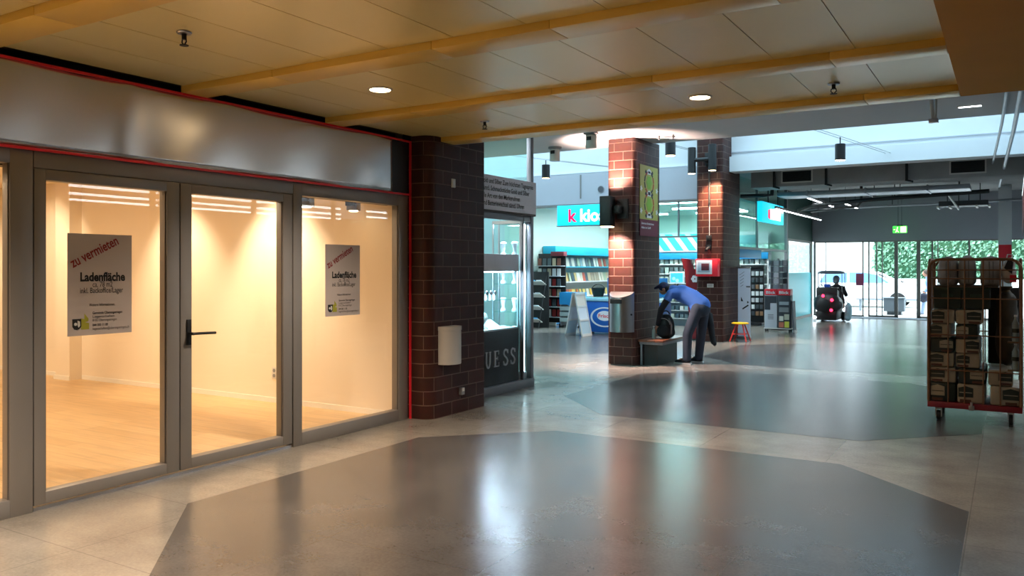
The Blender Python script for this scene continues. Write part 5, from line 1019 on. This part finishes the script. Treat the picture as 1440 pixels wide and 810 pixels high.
for r, row in enumerate(rows):
    for k, (x, wd, h, fl) in enumerate(row):
        pack((x,yc,z),(wd,.34,h-.004), f'{"dark green" if (r*2+k)%3==0 else "printed cream"} pack in the {Lb[r]} of the roll cage, {side[len(row)][k]}', fl, (r*2+k)%3==0)
        pack((x,10.19,z),(wd,.34,h-.004), f'cream pack behind the front packs, {Lb[r]} of the roll cage, {side[len(row)][k]}', fl)
    z += row[0][2]
for k, x in enumerate((-.56,-.3)):
    e = thing('storage_crate',('dark green crate on the packs at the kiosk-facing side of the roll cage','dark green crate on the packs beside the brown sack in the roll cage')[k],'crate',(x,9.98,1.175))
    b = MB(); b.box(x-.125,x+.125,9.68,10.28,1.175,1.2); b.box(x-.125,x+.125,9.68,9.7,1.2,1.398); b.box(x-.125,x+.125,10.26,10.28,1.2,1.398); b.box(x-.125,x-.11,9.7,10.26,1.2,1.398); b.box(x+.11,x+.125,9.7,10.26,1.2,1.398); b.build('crate_shell', colmat('#18281f',.5), e)
    b = MB(); b.box(x-.13,x+.13,9.672,9.682,1.375,1.398,.002); b.box(x-.05,x+.05,9.672,9.682,1.30,1.33,.002); b.build('rim_and_handle', colmat('#23382c',.5), e)
e = thing('tall_carton','tall dark carton standing behind the brown sack in the roll cage','carton',(-.05,10.27,.575))
MB().box(-.2,.085,10.19,10.36,.575,1.39,.006).build('carton_body', colmat('#2a2620',.6), e); b = MB(); b.box(-.09,-.03,10.186,10.191,.6,1.38); b.build('tape_strip', colmat('#4a4031',.4), e)
# drinks and sacks
e = thing('brown_sack','dark brown sack slumped in the roll cage beside the packs','sack',(-.05,9.95,.58)); blob('sack_body', [('e',(-.02,9.97,.84),(.115,.2,.26)),('e',(-.03,9.97,1.1),(.11,.18,.2)),('e',(-.03,9.95,1.24),(.1,.14,.12))], .018, mat('sack_brown','#3a2f1c',.7,var=.3,vs=12), e, 3); MB().lathe([(.05,0),(.03,.03),(.06,.07)],(-.03,9.95,1.34),14).build('tied_neck', mat('sack_tie','#5a4a2c',.7), e)
for k, z0 in enumerate((.575,.86)):
    e = thing('plastic_bottle',('clear plastic bottle low at the far side of the roll cage','clear plastic bottle higher up at the far side of the roll cage')[k],'bottle',(.05,9.68,z0)); MB().lathe([(.03,0),(.034,.02),(.03,.08),(.034,.12),(.033,.18),(.012,.23),(.012,.25)],(.05,9.68,z0)).build('bottle_body', colmat('#8fa0a4',.1), e); MB().cone((.05,9.68,z0+.25),(.05,9.68,z0+.268),.014).build('screw_cap', M['white'], e); MB().lathe([(.0345,.09),(.0345,.13)],(.05,9.68,z0)).build('label_band', dkg, e)
tag(MB().box(-.02,.095,9.64,9.72,.843,.858,.003).build('cardboard_tray', colmat('#6d5238')),'small cardboard tray between two bottles in the roll cage','tray')
tag(MB().box(-.02,.095,9.64,9.72,.56,.574,.003).build('cardboard_tray', colmat('#6d5238')),'small cardboard tray under the lower bottle in the roll cage','tray')
for k, (x,wd,hh) in enumerate(((-.56,.19,.31),(-.385,.17,.32),(-.17,.2,.31))):
    e = thing('folded_blanket',('grey folded blanket on top of the packs, nearest the kiosk side','narrow grey folded blanket in the middle of the top row','grey folded blanket on top beside the brown sack')[k],'blanket',(x,9.95,1.42)); 
    blob('folded_cloth', [('e',(x,9.95,1.42+hh/2),(wd/2,.26,hh/2)),(Vector((x-wd*.2,9.78,1.46)),Vector((x-wd*.2,9.78,1.42+hh*.8)),wd*.28,wd*.25),(Vector((x+wd*.2,9.78,1.46)),Vector((x+wd*.2,9.78,1.42+hh*.8)),wd*.28,wd*.25),(Vector((x-wd*.2,10.1,1.46)),Vector((x-wd*.2,10.1,1.42+hh*.8)),wd*.28,wd*.25),(Vector((x+wd*.2,10.1,1.46)),Vector((x+wd*.2,10.1,1.42+hh*.8)),wd*.28,wd*.25)], .014, mat('grey_blanket','#9a938e',.9,var=.15,vs=14), e, 3)
    b = MB(); [b.tube([(x+dx,9.70+.0*k,1.45),(x+dx,9.695,1.42+hh*.8)],.004,6) for dx in (-wd*.05,wd*.12)]; b.build('fold_piping', colmat('#5f5a57'), e)
tag(MB().box(-.68,-.1,9.66,10.34,1.40,1.418,.004).build('cardboard_sheet', colmat('#4d3f30')),'dark cardboard sheet under the grey blankets in the roll cage','cardboard')
e = thing('carrier_bag','black and white carrier bag beside the blankets on top of the roll cage','bag',(-.02,9.8,1.44)); blob('bag_body', [('e',(-.01,9.82,1.55),(.07,.1,.11)),('e',(.0,9.8,1.64),(.05,.06,.07))], .012, colmat('#c9c6c2'), e, 2); MB().prism([(-.05,1.6),(.02,1.54),(.03,1.66),(-.01,1.7)],9.70,9.72,'Y').build('black_print', M['black'], e); MB().tube([(-.03,9.8,1.68),(-.02,9.8,1.74),(.02,9.8,1.74),(.03,9.8,1.68)],.006).build('handle', M['offwhite'], e)
tag(MB().box(.0,.06,9.7,9.76,1.455,1.53,.004).build('red_carton', M['red']),'small red carton near the top far corner of the roll cage','carton')

# ------------------------------------------------------------------ daylight portals and hall light
area('skylight_portal',(-8.7,15.65,6.4),18.4,4.4,1,portal=True)
area('entrance_portal',(-2.7,29.1,1.25),6,2.4,1,rot=(-PI/2,0,0),portal=True)
